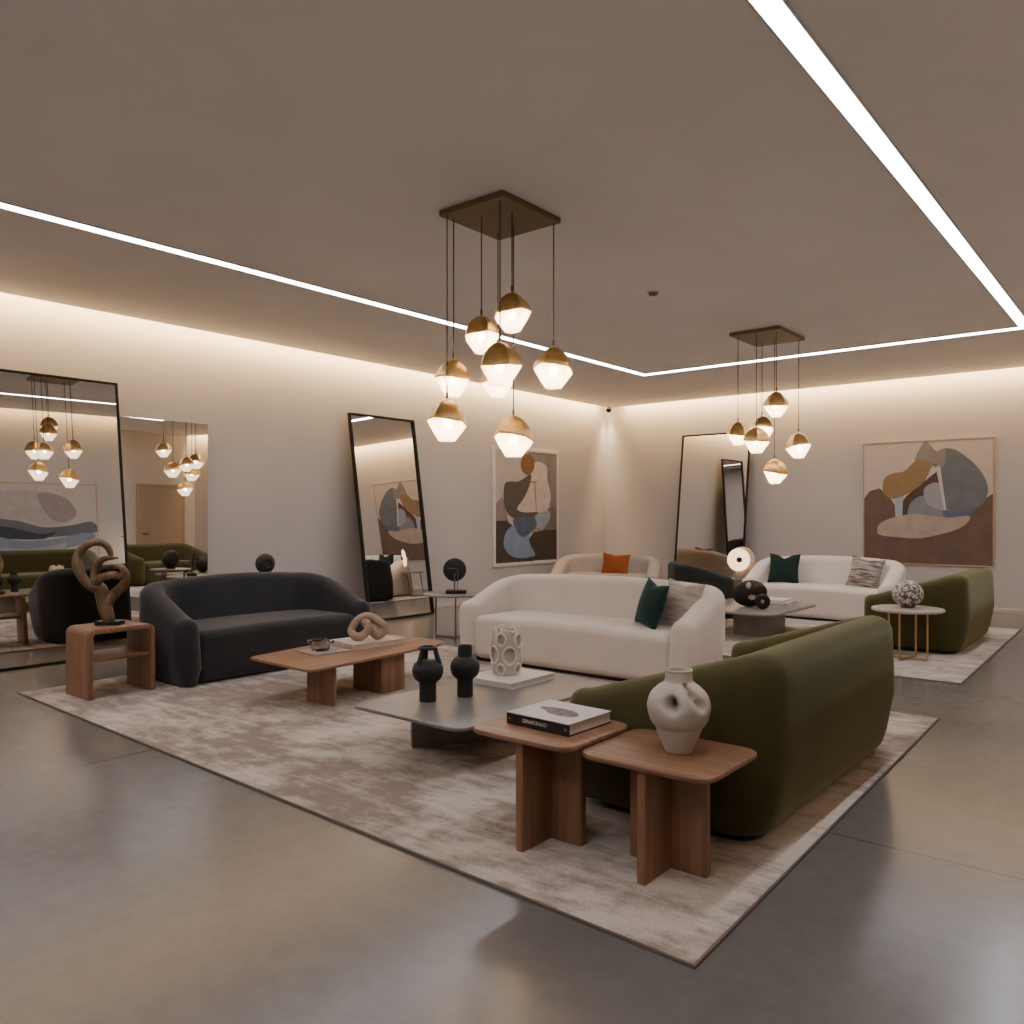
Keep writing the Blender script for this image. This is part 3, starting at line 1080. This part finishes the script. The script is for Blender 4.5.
# stone knot on the marbled book
def knot():
    V = Vector((-.774, -.633, 0)); Rr = Vector((.774, -.0, 0))
    cam_r = Vector((.774, .633, 0)); cam_f = Vector((-.633, .774, 0))
    # loops in (right, depth, up), metres
    L = [(-.165, -.03, .075), (-.12, -.05, .040), (-.05, -.04, .048), (.0, -.01, .115), (.01, .04, .17), (-.03, .055, .185), (-.02, .02, .15), (.02, -.04, .10), (.05, -.05, .055), (.10, -.03, .040), (.15, 0, .085),
         (.155, .02, .14), (.10, .01, .185), (.03, .02, .225), (-.05, .01, .225), (-.12, .0, .175)]
    L = [(-.155, -.02, .085), (-.115, -.05, .043), (-.045, -.055, .050), (.005, -.05, .10), (.0, -.035, .15), (-.035, .0, .165), (-.02, .045, .13), (.035, .03, .075), (.085, -.01, .042), (.145, .0, .075),
         (.15, .01, .13), (.10, .02, .165), (.055, .03, .195), (-.02, .03, .215), (-.09, .015, .19), (-.135, .0, .14)]
    pts = [cam_r * x + cam_f * y + Vector((0, 0, z)) for x, y, z in L]
    bm = B(); add_tube(bm, smooth_loop(pts, 7), .038, 16, True)
    o = obj('knot_sculpture', bm, M_knot, None, 80)
    o.location = (-5.465, 4.69, .405); o.scale = (.92, .92, .95)
    tag(o, 'sand coloured stone knot of looping tubes on the marbled book', 'sculpture')
knot()

bm = B(); add_prism(bm, rrect(-.16, .17, -.17, .17, .02), 0, .012, .003, 2)
o = obj('tray', bm, M_tray, None, 40); o.location = (-5.52, 4.24, .360); o.rotation_euler = (0, 0, -.12)
tag(o, 'thin mauve grey square tray on the walnut coffee table', 'tray')
def ashtray():
    t = thing('glass_bowl', 'small smoked glass bowl with lugs on the mauve tray', 'bowl', (-5.50, 4.205, .372), 0)
    prof = [(.055, 0), (.070, .003), (.078, .02), (.082, .065), (.084, .088), (.080, .090), (.072, .066), (.066, .024), (.05, .016), (.01, .015)]
    bm = B(); add_lathe(bm, prof, 40)
    obj('bowl', bm, M_smoke, t, 50)
    for s in (-1, 1):
        bm = B(); add_roundbox(bm, .02, .016, .014, .008, (s * .09 * .774, s * .09 * .633, .076), 2)
        obj('lug', bm, M_smoke, t, 50)
ashtray()

# carved wooden sculpture on the end table
def sculpture():
    t = thing('wood_sculpture', 'tall looping carved wood sculpture on a black base on the open end table', 'sculpture', (-6.93, 3.13, .579), 0)
    bm = B(); add_box(bm, -.10, .10, -.065, .065, 0, .035, .004, 2, Matrix.Rotation(.75, 4, 'Z'))
    obj('base', bm, M_blackm, t)
    s = .00110
    cam_r = Vector((.774, .633, 0)); cam_f = Vector((-.633, .774, 0))
    def W(p):
        x, y = p[0], p[1]; d = p[2] if len(p) > 2 else 0
        return cam_r * ((x - 405) * s) + cam_f * d + Vector((0, 0, (895 - y) * s))
    def ribbon(name, pts, rads, flat):
        P = smooth_prof([W(p) for p in pts], 7)
        n = len(P)
        R = []
        for i in range(n):
            f = i / (n - 1) * (len(rads) - 1)
            k = min(int(f), len(rads) - 2)
            R.append((rads[k] + (rads[k + 1] - rads[k]) * (f - k)) * s)
        bm = B(); add_tube(bm, P, R, 16, False, flat, ref=cam_f)
        obj(name, bm, M_drift, t, 70)
    # stem rising into the big left loop
    ribbon('stem_loop', [(405, 885), (395, 850), (370, 770), (350, 690), (335, 620, -.01), (285, 610, -.02), (225, 555, -.03), (180, 470, -.03), (165, 390, -.02), (195, 315, 0), (255, 272, .02), (320, 270, .03), (370, 300, .03), (395, 350, .03), (398, 388, .02)],
           [30, 45, 52, 50, 46, 34, 36, 40, 36, 32, 30, 28, 26, 22, 14], 1.0)
    ribbon('curl', [(480, 384, -.03), (430, 386, -.02), (370, 392, 0), (318, 415, .02), (285, 460, .04), (268, 520, .04), (285, 570, .02), (330, 600, 0)], [6, 14, 22, 28, 30, 32, 32, 34], 1.0)
    ribbon('hook', [(380, 740, 0), (400, 690, .02), (440, 650, .03), (495, 600, .02), (525, 545, 0), (525, 490, -.02), (500, 455, -.03), (465, 450, -.03), (450, 470, -.03)], [44, 42, 38, 36, 32, 28, 22, 15, 8], 1.0)
    ribbon('bridge', [(320, 585, -.03), (350, 540, -.04), (400, 520, -.04), (450, 515, -.03), (490, 530, -.01)], [30, 30, 30, 30, 26], 1.0)
sculpture()

# black disc lamps
def disc_lamp(label, loc, yaw, r, name='table_lamp'):
    t = thing(name, label, 'lamp', loc, yaw)
    bm = B(); add_box(bm, -.125, .125, -.06, .06, 0, .045, .006, 2)
    obj('base', bm, M_blackm, t)
    zc = .045 + .10 + r
    for dx in (-.018, .018):
        pass
    bm = B(); add_box(bm, -.03, -.012, -.012, .012, .045, zc - r * .3, .003, 1)
    add_tube(bm, [(.02, -.03, .045), (.02, -.03, zc), (0, -.03, zc + .02), (-.10, -.03, zc + .02)], .005, 8)
    obj('arm', bm, M_steel, t)
    prof = [(.0005, -.018), (r * .6, -.018), (r * .92, -.010), (r, 0), (r * .92, .012), (r * .5, .022), (.0005, .024)]
    bm = B(); add_lathe(bm, smooth_prof(prof, 4), 48)
    d = obj('disc_shade', bm, M_black, t, 40)
    d.location = (-.02, .02, zc); d.rotation_euler = (PI / 2, 0, 0)
    return t
disc_lamp('black disc lamp on the round grey side table', (-6.775, 7.205, .545), math.radians(39), .142)
# rounded black object behind the charcoal sofa
t = thing('disc_sculpture', 'rounded black disc showing just above the back of the charcoal sofa', 'sculpture', (-8.32, 5.56, .80), math.radians(80))
bm = B(); add_lathe(bm, smooth_prof([(.0005, -.055), (.07, -.055), (.105, -.035), (.118, 0), (.105, .035), (.07, .055), (.0005, .055)], 4), 44)
o = obj('disc', bm, M_black, t, 60); o.location = (0, 0, .126); o.rotation_euler = (PI / 2, 0, 0)
bm = B(); add_tube(bm, [(.055 * math.cos(2 * PI * i / 28), -.055, .126 + .055 * math.sin(2 * PI * i / 28)) for i in range(28)], .012, 8, True)
obj('ring', bm, M_blackm, t, 60)
bm = B(); add_cyl(bm, 0, 0, 0, .03, .05, 24, .004)
obj('foot', bm, M_blackm, t)

# dark blob and ring on the far coffee table
def blobs():
    def ellip(bm, c, rx, ry, rz, rot=0, nu=40, nv=24):
        Mx = Matrix.Translation(c) @ Matrix.Rotation(rot, 4, 'Y')
        r = bmesh.ops.create_uvsphere(bm, u_segments=nu, v_segments=nv, radius=1.0)
        for v in r['verts']:
            v.co = Mx @ Vector((v.co.x * rx, v.co.y * ry, v.co.z * rz))
    def cut(o, cutters):
        tmp = []
        for c in cutters:
            bm = B(); ellip(bm, *c)
            me = bpy.data.meshes.new('cut'); bm.to_mesh(me); bm.free()
            k = bpy.data.objects.new('cut', me); COL.objects.link(k)
            k.parent = o.parent; k.matrix_parent_inverse = Matrix()
            md = o.modifiers.new('b', 'BOOLEAN'); md.operation = 'DIFFERENCE'; md.object = k; md.solver = 'EXACT'
            tmp.append(k)
        bpy.context.view_layer.update()
        dg = bpy.context.evaluated_depsgraph_get()
        me = bpy.data.meshes.new_from_object(o.evaluated_get(dg))
        o.modifiers.clear()
        old = o.data; o.data = me
        for p in me.polygons: p.use_smooth = True
        me.set_sharp_from_angle(angle=math.radians(40))
        for k in tmp:
            bpy.data.objects.remove(k)
    t = thing('pebble_sculpture', 'large dark brown pebble sculpture with pale openings on the far coffee table', 'sculpture', (-4.13, 9.76, .3525), math.radians(35))
    bm = B(); ellip(bm, Vector((0, 0, .165)), .215, .12, .165, -.15)
    o = obj('body', bm, M_blob, t, 60)
    cut(o, [(Vector((0.01, -.115, .125)), .058, .05, .040), (Vector((-.03, -.075, .265)), .038, .05, .050, .5)])
    bm = B()
    ellip(bm, Vector((0.01, -.075, .125)), .060, .022, .044)
    ellip(bm, Vector((-.03, -.045, .262)), .040, .025, .052, .5)
    h = obj('opening', bm, M_hole, t, 60); h['label'] = 'pale inner glaze of the openings'
    t = thing('pebble_sculpture', 'small dark brown ring pebble in front of the large one', 'sculpture', (-3.90, 9.60, .350), math.radians(35))
    bm = B()
    add_tube(bm, [(.058 * math.cos(2 * PI * i / 36), 0, .094 + .058 * math.sin(2 * PI * i / 36)) for i in range(36)], .036, 16, True)
    obj('ring', bm, M_blob, t, 80)
    bm = B(); ellip(bm, Vector((0, .012, .094)), .04, .012, .04)
    obj('centre', bm, M_coral, t, 60)
blobs()

# terrazzo sphere
t = thing('terrazzo_sphere', 'speckled terrazzo sphere on the round gold legged table', 'sculpture', (-2.15, 9.12, .539))
bm = B()
r = bmesh.ops.create_uvsphere(bm, u_segments=48, v_segments=32, radius=.15)
for v in r['verts']:
    v.co.z = v.co.z * .93 + .142
    if v.co.z < .012: v.co.z = .006
obj('sphere', bm, M_terr, t, 60)
bm = B(); add_cyl(bm, 0, 0, 0, .012, .07, 32, .003)
obj('foot', bm, M_steel, t)

# glowing ring lamp
def ring_lamp():
    t = thing('table_lamp', 'lit round ring lamp on a pink marble block, beside the far ivory sofa', 'lamp', (-5.20, 11.92, .52), math.radians(42))
    bm = B(); add_box(bm, -.085, .085, -.06, .06, 0, .10, .008, 2)
    obj('base', bm, M_pink, t)
    R = .19; zc = .10 + R
    bm = B()
    add_lathe(bm, smooth_prof([(.035, -.03), (.10, -.045), (.16, -.035), (R - .015, 0), (.16, .012), (.06, .015), (.035, .0)], 4), 48, cap=False)
    o = obj('shade', bm, M_lampw, t, 60); o.location = (-.03, -.02, zc); o.rotation_euler = (PI / 2, 0, 0)
    bm = B(); add_lathe(bm, smooth_prof([(.0005, 0), (.14, .0), (R + .005, .008), (R + .005, .022), (.14, .03), (.0005, .03)], 3), 48)
    o = obj('back_disc', bm, m_plain('amber_disc', (.62, .45, .30), .3), t, 50); o.location = (.03, .02, zc); o.rotation_euler = (PI / 2, 0, 0)
    bm = B(); add_cyl(bm, 0, 0, -.03, .05, .042, 24, .004)
    o = obj('hub', bm, M_blob, t); o.location = (-.03, -.02, zc); o.rotation_euler = (PI / 2, 0, 0)
ring_lamp()

# ------------------------------------------------------------------ chandeliers
def chandelier(label, cx, cy, hx, hy, pend):
    t = thing('pendant_cluster', label, 'chandelier', (cx, cy, HC), 0, 'pendant clusters')
    bm = B(); add_box(bm, -hx, hx, -hy, hy, -.042, 0, .003, 1)
    obj('canopy', bm, M_canopy, t)
    rnd = random.Random(int(abs(cy) * 10))
    for (x, y, zt, h) in pend:
        h = max(.27, h)
        a0 = rnd.uniform(0, PI / 2); tilt = rnd.uniform(.05, .10); td = rnd.uniform(0, 2 * PI)
        k = 5
        def facet(co, a, amt):
            sec = 2 * PI / k
            q = ((a + a0) % sec) - sec / 2
            f = math.cos(PI / k) / math.cos(q)
            f = f * 1.10
            f = 1 + (f - 1) * amt
            return Vector((co.x * f, co.y * f, co.z))
        def fn_cap(co, a):
            u = co.z / h                            # 1 top .. .46 waist
            w = max(0, min(1, (1 - u) / .5))
            p = facet(co, a, .55 + .35 * w)
            p.z += tilt * h * math.cos(a - td) * max(0, min(1, (.70 - u) / .22))
            return p
        def fn_gl(co, a):
            u = co.z / h
            p = facet(co, a, .85)
            p.z += tilt * h * math.cos(a - td) * max(0, min(1, (u - .05) / .40))
            return p
        cap = [(.475, .45), (.482, .49), (.468, .56), (.432, .65), (.375, .75), (.295, .85), (.185, .94), (.085, .985), (.035, 1.0), (.03, 1.03)]
        bm = B(); add_lathe(bm, [(r_ * h, z_ * h) for r_, z_ in [(p.x, p.y) for p in smooth_prof(cap, 3)]], 40, fn=fn_cap, cap=False)
        p = obj('pendant', bm, M_brass, t, 24, loc=(x - cx, y - cy, zt - h - HC))
        gl = [(.015, 0.0), (.17, .0), (.20, .018), (.30, .17), (.40, .325), (.455, .42), (.470, .465)]
        bm = B(); add_lathe(bm, [(r_ * h, z_ * h) for r_, z_ in gl], 40, fn=fn_gl, cap=False)
        obj('shade_glass', bm, M_diff, p, 24)
        bm = B(); bmesh.ops.create_uvsphere(bm, u_segments=20, v_segments=12, radius=.10 * h)
        for v in bm.verts: v.co.z += .44 * h
        obj('bulb', bm, M_bulb, p, 60)
        bm = B(); add_tube(bm, [(0, 0, h * 1.0), (0, 0, h + .05)], .008, 10)
        add_tube(bm, [(0, 0, h + .045), (0, 0, HC - .04 - (zt - h))], .0045, 8)
        obj('cord', bm, M_cord, p, 60)
P1 = [(-3.657, 4.468, 3.083, .278), (-3.89, 4.403, 2.942, .268), (-3.587, 4.253, 2.688, .302), (-4.07, 4.300, 2.633, .268), (-3.560, 4.835, 2.742, .305), (-3.826, 4.692, 2.240, .305), (-4.049, 4.21, 2.330, .300), (-4.013, 4.733, 2.672, .268)]
chandelier('large cluster of eight brass and glass pendants in the middle of the picture', -3.815, 4.53, .30, .335, P1)
P2 = [(-4.13, 9.405, 2.638, .283), (-3.967, 9.747, 2.731, .305), (-3.866, 9.327, 2.550, .310), (-3.621, 9.324, 2.947, .297), (-3.595, 9.98, 2.518, .315), (-3.782, 9.678, 2.183, .299)]
chandelier('smaller cluster of six brass and glass pendants over the far seating group', -3.855, 9.64, .31, .41, P2)

# ------------------------------------------------------------------ mirrors
def wall_mirror(label, base, rotz, w, h, lean, frame, nrm=None, depth=.035, fw=.025, name='floor_mirror'):
    """local: x along the width, -y towards the room, leaning back by 'lean'"""
    t = thing(name, label, 'mirror', base, rotz)
    t.rotation_euler = (-lean, 0, rotz)
    if frame:
        bm = B()
        for (a, b_, c, d) in ((-w / 2, w / 2, 0, fw), (-w / 2, w / 2, h - fw, h), (-w / 2, -w / 2 + fw, fw, h - fw), (w / 2 - fw, w / 2, fw, h - fw)):
            add_box(bm, a, b_, -depth, 0, c, d, .002, 1)
        obj('frame', bm, M_frameblk, t)
    bm = B()
    i = fw if frame else 0
    add_box(bm, -w / 2 + i, w / 2 - i, -.020 if frame else -.012, -.004, i, h - i)
    obj('mirror_glass', bm, m_mirror('silvered_glass', nrm), t)
    return t
def nrmv(yaw, pitch):
    y, p = math.radians(yaw), math.radians(pitch)
    return (math.cos(y) * math.cos(p), math.sin(y) * math.cos(p), math.sin(p))
LEAN = .135
wall_mirror('large black framed mirror leaning at the left edge of the picture', (-8.69, 3.23, .004), PI / 2, 1.86, 2.97, .125, True, nrmv(-5.0, 0))
wall_mirror('frameless mirror panel on the left wall behind the charcoal sofa', (-9.186, 4.74, .05), PI / 2, 1.16, 2.56, 0.0, False, nrmv(6.0, 0), name='wall_mirror')
wall_mirror('black framed mirror leaning on the left wall between the charcoal sofa and the tall painting', (-8.66, 8.06, .004), PI / 2, 1.27, 2.98, .150, True, nrmv(1.5, 1.7), fw=.03, depth=.05)
wall_mirror('black framed mirror leaning on the far wall behind the dark armchair', (-6.70, 13.86, .004), 0, 1.38, 3.06, .135, True, (0, -1, 0.0), fw=.03)

# ------------------------------------------------------------------ paintings
def painting(label, origin, rotz, w, h, frame_m, bg, shapes, fw=.022, fd=.028):
    """local x right, z up, face towards -y; shapes in 0..1 with v downwards"""
    t = thing('painting', label, 'painting', origin, rotz)
    bm = B()
    for (a, b_, c, d) in ((-w / 2, w / 2, -h / 2, -h / 2 + fw), (-w / 2, w / 2, h / 2 - fw, h / 2), (-w / 2, -w / 2 + fw, -h / 2 + fw, h / 2 - fw), (w / 2 - fw, w / 2, -h / 2 + fw, h / 2 - fw)):
        add_box(bm, a, b_, -fd, 0, c, d, .002, 1)
    obj('frame', bm, frame_m, t)
    bm = B()
    iw, ih = w - 2 * fw, h - 2 * fw
    mats = [m_plain('canvas_paint', bg, .8, var=.04, scale=6)]
    add_box(bm, -iw / 2, iw / 2, -fd * .85, -.004, -ih / 2, ih / 2)
    for k, (c, pts, sm) in enumerate(shapes):
        mats.append(m_plain('canvas_paint', c, .8, var=.10, scale=5))
        P = [Vector((p[0], p[1])) for p in pts]
        if sm:
            P = smooth_loop(P, 6)
        y = -fd * .85 - .0003 * (k + 1)
        vs = [bm.verts.new(((min(1, max(0, p.x)) - .5) * iw, y, (.5 - min(1, max(0, p.y))) * ih)) for p in P]
        f = bm.faces.new(vs)
        f.material_index = k + 1
        f.normal_update()
        if f.normal.y > 0:
            f.normal_flip()
    me = bpy.data.meshes.new('canvas')
    bm.to_mesh(me); bm.free()
    for m in mats: me.materials.append(m)
    o = bpy.data.objects.new('canvas', me); link(o, t)
    return t

def mapR(p):   # zoom pixels of the wide painting to 0..1
    x, y = p
    u = (x - 90) / 464
    return (u, (y - (92 - 24 * u)) / ((522 + 8 * u) - (92 - 24 * u)))
R_ = lambda pts: [mapR(p) for p in pts]
wide = [
    ((.135, .088, .067), R_([(88, 290), (112, 262), (150, 252), (190, 285), (212, 320), (240, 350), (350, 352), (450, 350), (490, 330), (520, 295), (545, 274), (556, 270), (556, 532), (320, 530), (88, 524)]), False),
    ((.085, .052, .038), R_([(236, 352), (238, 300), (275, 258), (320, 215), (360, 180), (376, 200), (380, 260), (300, 290), (268, 352)]), True),
    ((.36, .42, .50), R_([(208, 290), (240, 278), (236, 352), (210, 356)]), False),
    ((.20, .22, .25), R_([(262, 352), (264, 312), (290, 285), (330, 278), (370, 300), (430, 335), (440, 356), (340, 358)]), True),
    ((.30, .31, .34), R_([(316, 255), (345, 232), (376, 238), (392, 300), (390, 328), (350, 322), (322, 296)]), True),
    ((.135, .150, .175), R_([(372, 112), (420, 108), (470, 140), (512, 185), (537, 240), (530, 290), (495, 325), (450, 336), (400, 330), (384, 270), (372, 190), (345, 160)]), True),
    ((.10, .14, .20), R_([(385, 332), (440, 336), (500, 318), (478, 346), (430, 356), (395, 356)]), True),
    ((.23, .215, .205), R_([(320, 80), (338, 92), (362, 116), (392, 110), (388, 168), (345, 160), (285, 155), (298, 112)]), True),
    ((.26, .175, .085), R_([(172, 212), (205, 196), (245, 188), (290, 150), (345, 158), (338, 185), (312, 232), (262, 268), (205, 290), (170, 275), (162, 242)]), True),
    ((.52, .49, .47), R_([(318, 226), (345, 178), (374, 168), (396, 330), (388, 330), (362, 190), (332, 214)]), False),
    ((.40, .33, .275), R_([(142, 410), (155, 378), (235, 350), (310, 347), (400, 357), (474, 350), (466, 378), (430, 400), (380, 416), (300, 433), (220, 430), (158, 424)]), True),
]
painting('wide framed abstract painting of tan, blue grey and brown shapes on the far wall', (-3.11, YW - .003, 1.70), 0, 1.93, 2.02, M_framewd, (.52, .46, .42), wide)

def mapL(p):
    x, y = p
    u = (x - 118) / 420
    t_ = 118 + 34 * u; b_ = 932 - 27 * u
    return (u, (y - t_) / (b_ - t_))
L_ = lambda pts: [mapL(p) for p in pts]
tall = [
    ((.19, .185, .19), L_([(330, 128), (540, 140), (540, 535), (490, 525), (440, 400), (430, 220), (370, 215)]), False),
    ((.235, .20, .185), L_([(116, 505), (160, 455), (195, 590), (232, 640), (116, 634)]), False),
    ((.060, .040, .032), L_([(116, 630), (188, 628), (232, 668), (300, 800), (378, 890), (378, 935), (116, 940)]), False),
    ((.16, .12, .095), L_([(400, 690), (440, 600), (490, 520), (540, 535), (540, 694), (400, 700)]), False),
    ((.50, .42, .37), L_([(195, 590), (232, 600), (235, 665), (200, 630)]), True),
    ((.30, .21, .14), L_([(325, 735), (345, 690), (378, 664), (405, 690), (350, 720)]), True),
    ((.045, .032, .027), L_([(335, 760), (370, 708), (460, 694), (540, 692), (540, 915), (376, 910), (372, 860), (345, 800)]), False),
    ((.54, .46, .41), L_([(352, 290), (375, 214), (420, 210), (464, 245), (468, 330), (492, 440), (480, 510), (430, 562), (340, 568), (250, 545), (320, 430)]), True),
    ((.085, .072, .060), L_([(170, 390), (192, 352), (270, 345), (348, 296), (342, 370), (300, 470), (256, 540), (300, 568), (400, 568), (372, 612), (240, 612), (190, 568), (168, 490)]), True),
    ((.20, .105, .045), L_([(327 + 48 * math.cos(2 * PI * i / 10), 225 + 76 * math.sin(2 * PI * i / 10)) for i in range(10)]), True),
    ((.19, .25, .36), L_([(168, 770), (188, 700), (235, 664), (280, 735), (332, 725), (342, 790), (378, 880), (280, 895), (210, 872), (174, 822)]), True),
    ((.07, .105, .155), L_([(234, 612), (385, 604), (398, 650), (325, 730), (285, 742), (252, 700)]), True),
    ((.27, .32, .40), L_([(378, 600), (420, 572), (482, 560), (486, 610), (450, 672), (415, 692)]), True),
    ((.03, .03, .045), L_([(236, 892), (300, 896), (372, 882), (374, 904), (300, 916)]), True),
    ((.24, .17, .12), L_([(345, 346), (396, 344), (396, 352), (380, 354), (391, 562), (385, 562), (372, 356), (345, 356)]), False),
]
painting('tall white framed abstract painting of stacked cream, brown and blue shapes on the left wall', (XW + .003, 11.66, 1.655), PI / 2, 1.92, 2.13, M_framewh, (.44, .40, .38), tall, fw=.06)
# opposite wall, seen in the mirrors
waves = [
    ((.42, .38, .37), [(0, .15), (.3, .08), (.62, .12), (.80, .30), (.72, .48), (.3, .5), (0, .45)], True),
    ((.30, .26, .26), [(.45, .12), (.70, .16), (.80, .35), (.70, .46), (.55, .40)], True),
    ((.13, .14, .17), [(0, .42), (.25, .44), (.5, .52), (.75, .50), (.95, .46), (1, .58), (.8, .62), (.5, .64), (.2, .58), (0, .56)], True),
    ((.05, .055, .07), [(0, .50), (.2, .52), (.45, .60), (.6, .58), (.5, .66), (.25, .66), (0, .62)], True),
    ((.22, .26, .34), [(0, .62), (.3, .68), (.6, .66), (.85, .60), (.98, .62), (.9, .72), (.5, .82), (.2, .80), (0, .86)], True),
    ((.34, .36, .42), [(.1, .76), (.4, .78), (.7, .72), (.6, .84), (.35, .88), (.1, .84)], True),
]
waves = [(c, [(1 - x, y) for x, y in p], s) for c, p, s in waves]
painting('framed painting of blue grey waves, seen in the left edge mirror', (XR - .003, 5.25, 1.28), -PI / 2, 2.15, 1.80, M_framewd, (.50, .46, .43), waves)
painting('narrow painting, deep blue above and pale below, seen in the frameless mirror', (XR - .003, 11.05, 1.50), -PI / 2, .96, 1.30, M_framewd, (.48, .46, .45), [((.015, .05, .17), [(0, 0), (1, 0), (1, .50), (0, .50)], False)])

# door, lamps on the right hand side, seen in the mirrors
bm = B(); add_box(bm, XR - .02, XR, 12.62, 13.95, 0, 2.26, .003, 1)
d = struct('door_1', bm, M_doorp)
bm = B()
add_box(bm, XR - .045, XR, 12.56, 12.62, 0, 2.32, .003, 1); add_box(bm, XR - .045, XR, 13.95, 14.01, 0, 2.32, .003, 1); add_box(bm, XR - .045, XR, 12.62, 13.95, 2.26, 2.32, .003, 1)
obj('door_frame', bm, M_doorp, d)
bm = B(); add_tube(bm, [(XR - .02, 12.74, 1.0), (XR - .07, 12.74, 1.0), (XR - .07, 12.86, 1.0)], .011, 8)
obj('door_handle', bm, M_blackm, d)

def globe_lamp():
    t = thing('floor_lamp', 'low globe lamp with a thin disc on top, seen in the left edge mirror', 'lamp', (.85, 6.95, 0))
    bm = B(); add_cyl(bm, 0, 0, 0, .025, .14, 36, .006); obj('base', bm, M_steel, t)
    bm = B(); add_cyl(bm, 0, 0, .025, .46, .012, 12); add_cyl(bm, 0, 0, .80, 1.02, .022, 12); obj('pole', bm, M_steel, t)
    bm = B(); add_cyl(bm, 0, 0, 1.02, 1.035, .26, 48, .005); obj('top_disc', bm, M_steel, t)
    bm = B(); add_roundbox(bm, .17, .17, .17, .15, (0, 0, .63), 3); obj('globe', bm, M_lampg, t, 60)
globe_lamp()
def cube_lamp():
    t = thing('floor_lamp', 'low lamp with a glowing square shade, seen in the frameless mirror', 'lamp', (.95, 11.45, 0))
    bm = B(); add_box(bm, -.09, .09, -.09, .09, 0, .04, .005, 2); obj('base', bm, M_steel, t)
    bm = B(); add_cyl(bm, 0, 0, .04, .40, .05, 24); obj('pole', bm, M_tstone, t)
    bm = B(); add_roundbox(bm, .17, .17, .20, .04, (0, 0, .60), 3); obj('lamp_shade', bm, M_lampg, t, 60)
cube_lamp()

# ceiling details
t = thing('security_camera', 'tiny dome camera on the ceiling in the far corner', 'camera', (-8.95, 14.05, HC))
bm = B(); add_cyl(bm, 0, 0, -.04, 0, .07, 24, .004); obj('mount', bm, M_camw, t)
bm = B(); add_lathe(bm, [(.058, -.04), (.055, -.07), (.04, -.095), (.02, -.108), (.001, -.11)], 24); obj('dome', bm, M_blackm, t)
t = thing('smoke_detector', 'small round smoke detector on the ceiling between the two pendant clusters', 'detector', (-3.98, 7.06, HC))
bm = B(); add_cyl(bm, 0, 0, -.012, 0, .06, 28, .003); obj('mount', bm, M_camw, t)
bm = B(); add_lathe(bm, [(.045, -.012), (.043, -.03), (.03, -.036), (.001, -.037)], 28); obj('sensor', bm, M_steel, t)

# ------------------------------------------------------------------ world, camera, colour
w = bpy.data.worlds.new('world'); SC.world = w; w.use_nodes = True
w.node_tree.nodes['Background'].inputs[0].default_value = (.9, .85, .8, 1)
w.node_tree.nodes['Background'].inputs[1].default_value = 0.02
cam = bpy.data.cameras.new('camera')
cam.sensor_width = 36; cam.lens = 810 / 1024 * 36; cam.shift_y = 3 / 1024
cam.clip_start = .05; cam.clip_end = 100
co = bpy.data.objects.new('camera', cam); link(co)
co.location = (0, 0, 1.5); co.rotation_euler = (PI / 2, 0, math.radians(39.30))
SC.camera = co
SC.view_settings.view_transform = 'AgX'
SC.view_settings.look = 'AgX - Base Contrast'
SC.view_settings.use_white_balance = True
SC.view_settings.white_balance_temperature = 6000
SC.view_settings.white_balance_tint = 12
SC.view_settings.exposure = 0.60
SC.cycles.max_bounces = 10
SC.cycles.diffuse_bounces = 5
SC.cycles.glossy_bounces = 5
SC.cycles.transparent_max_bounces = 12
SC.cycles.sample_clamp_indirect = 6.0
SC.cycles.caustics_reflective = False
SC.cycles.caustics_refractive = False
SC.cycles.use_denoising = True
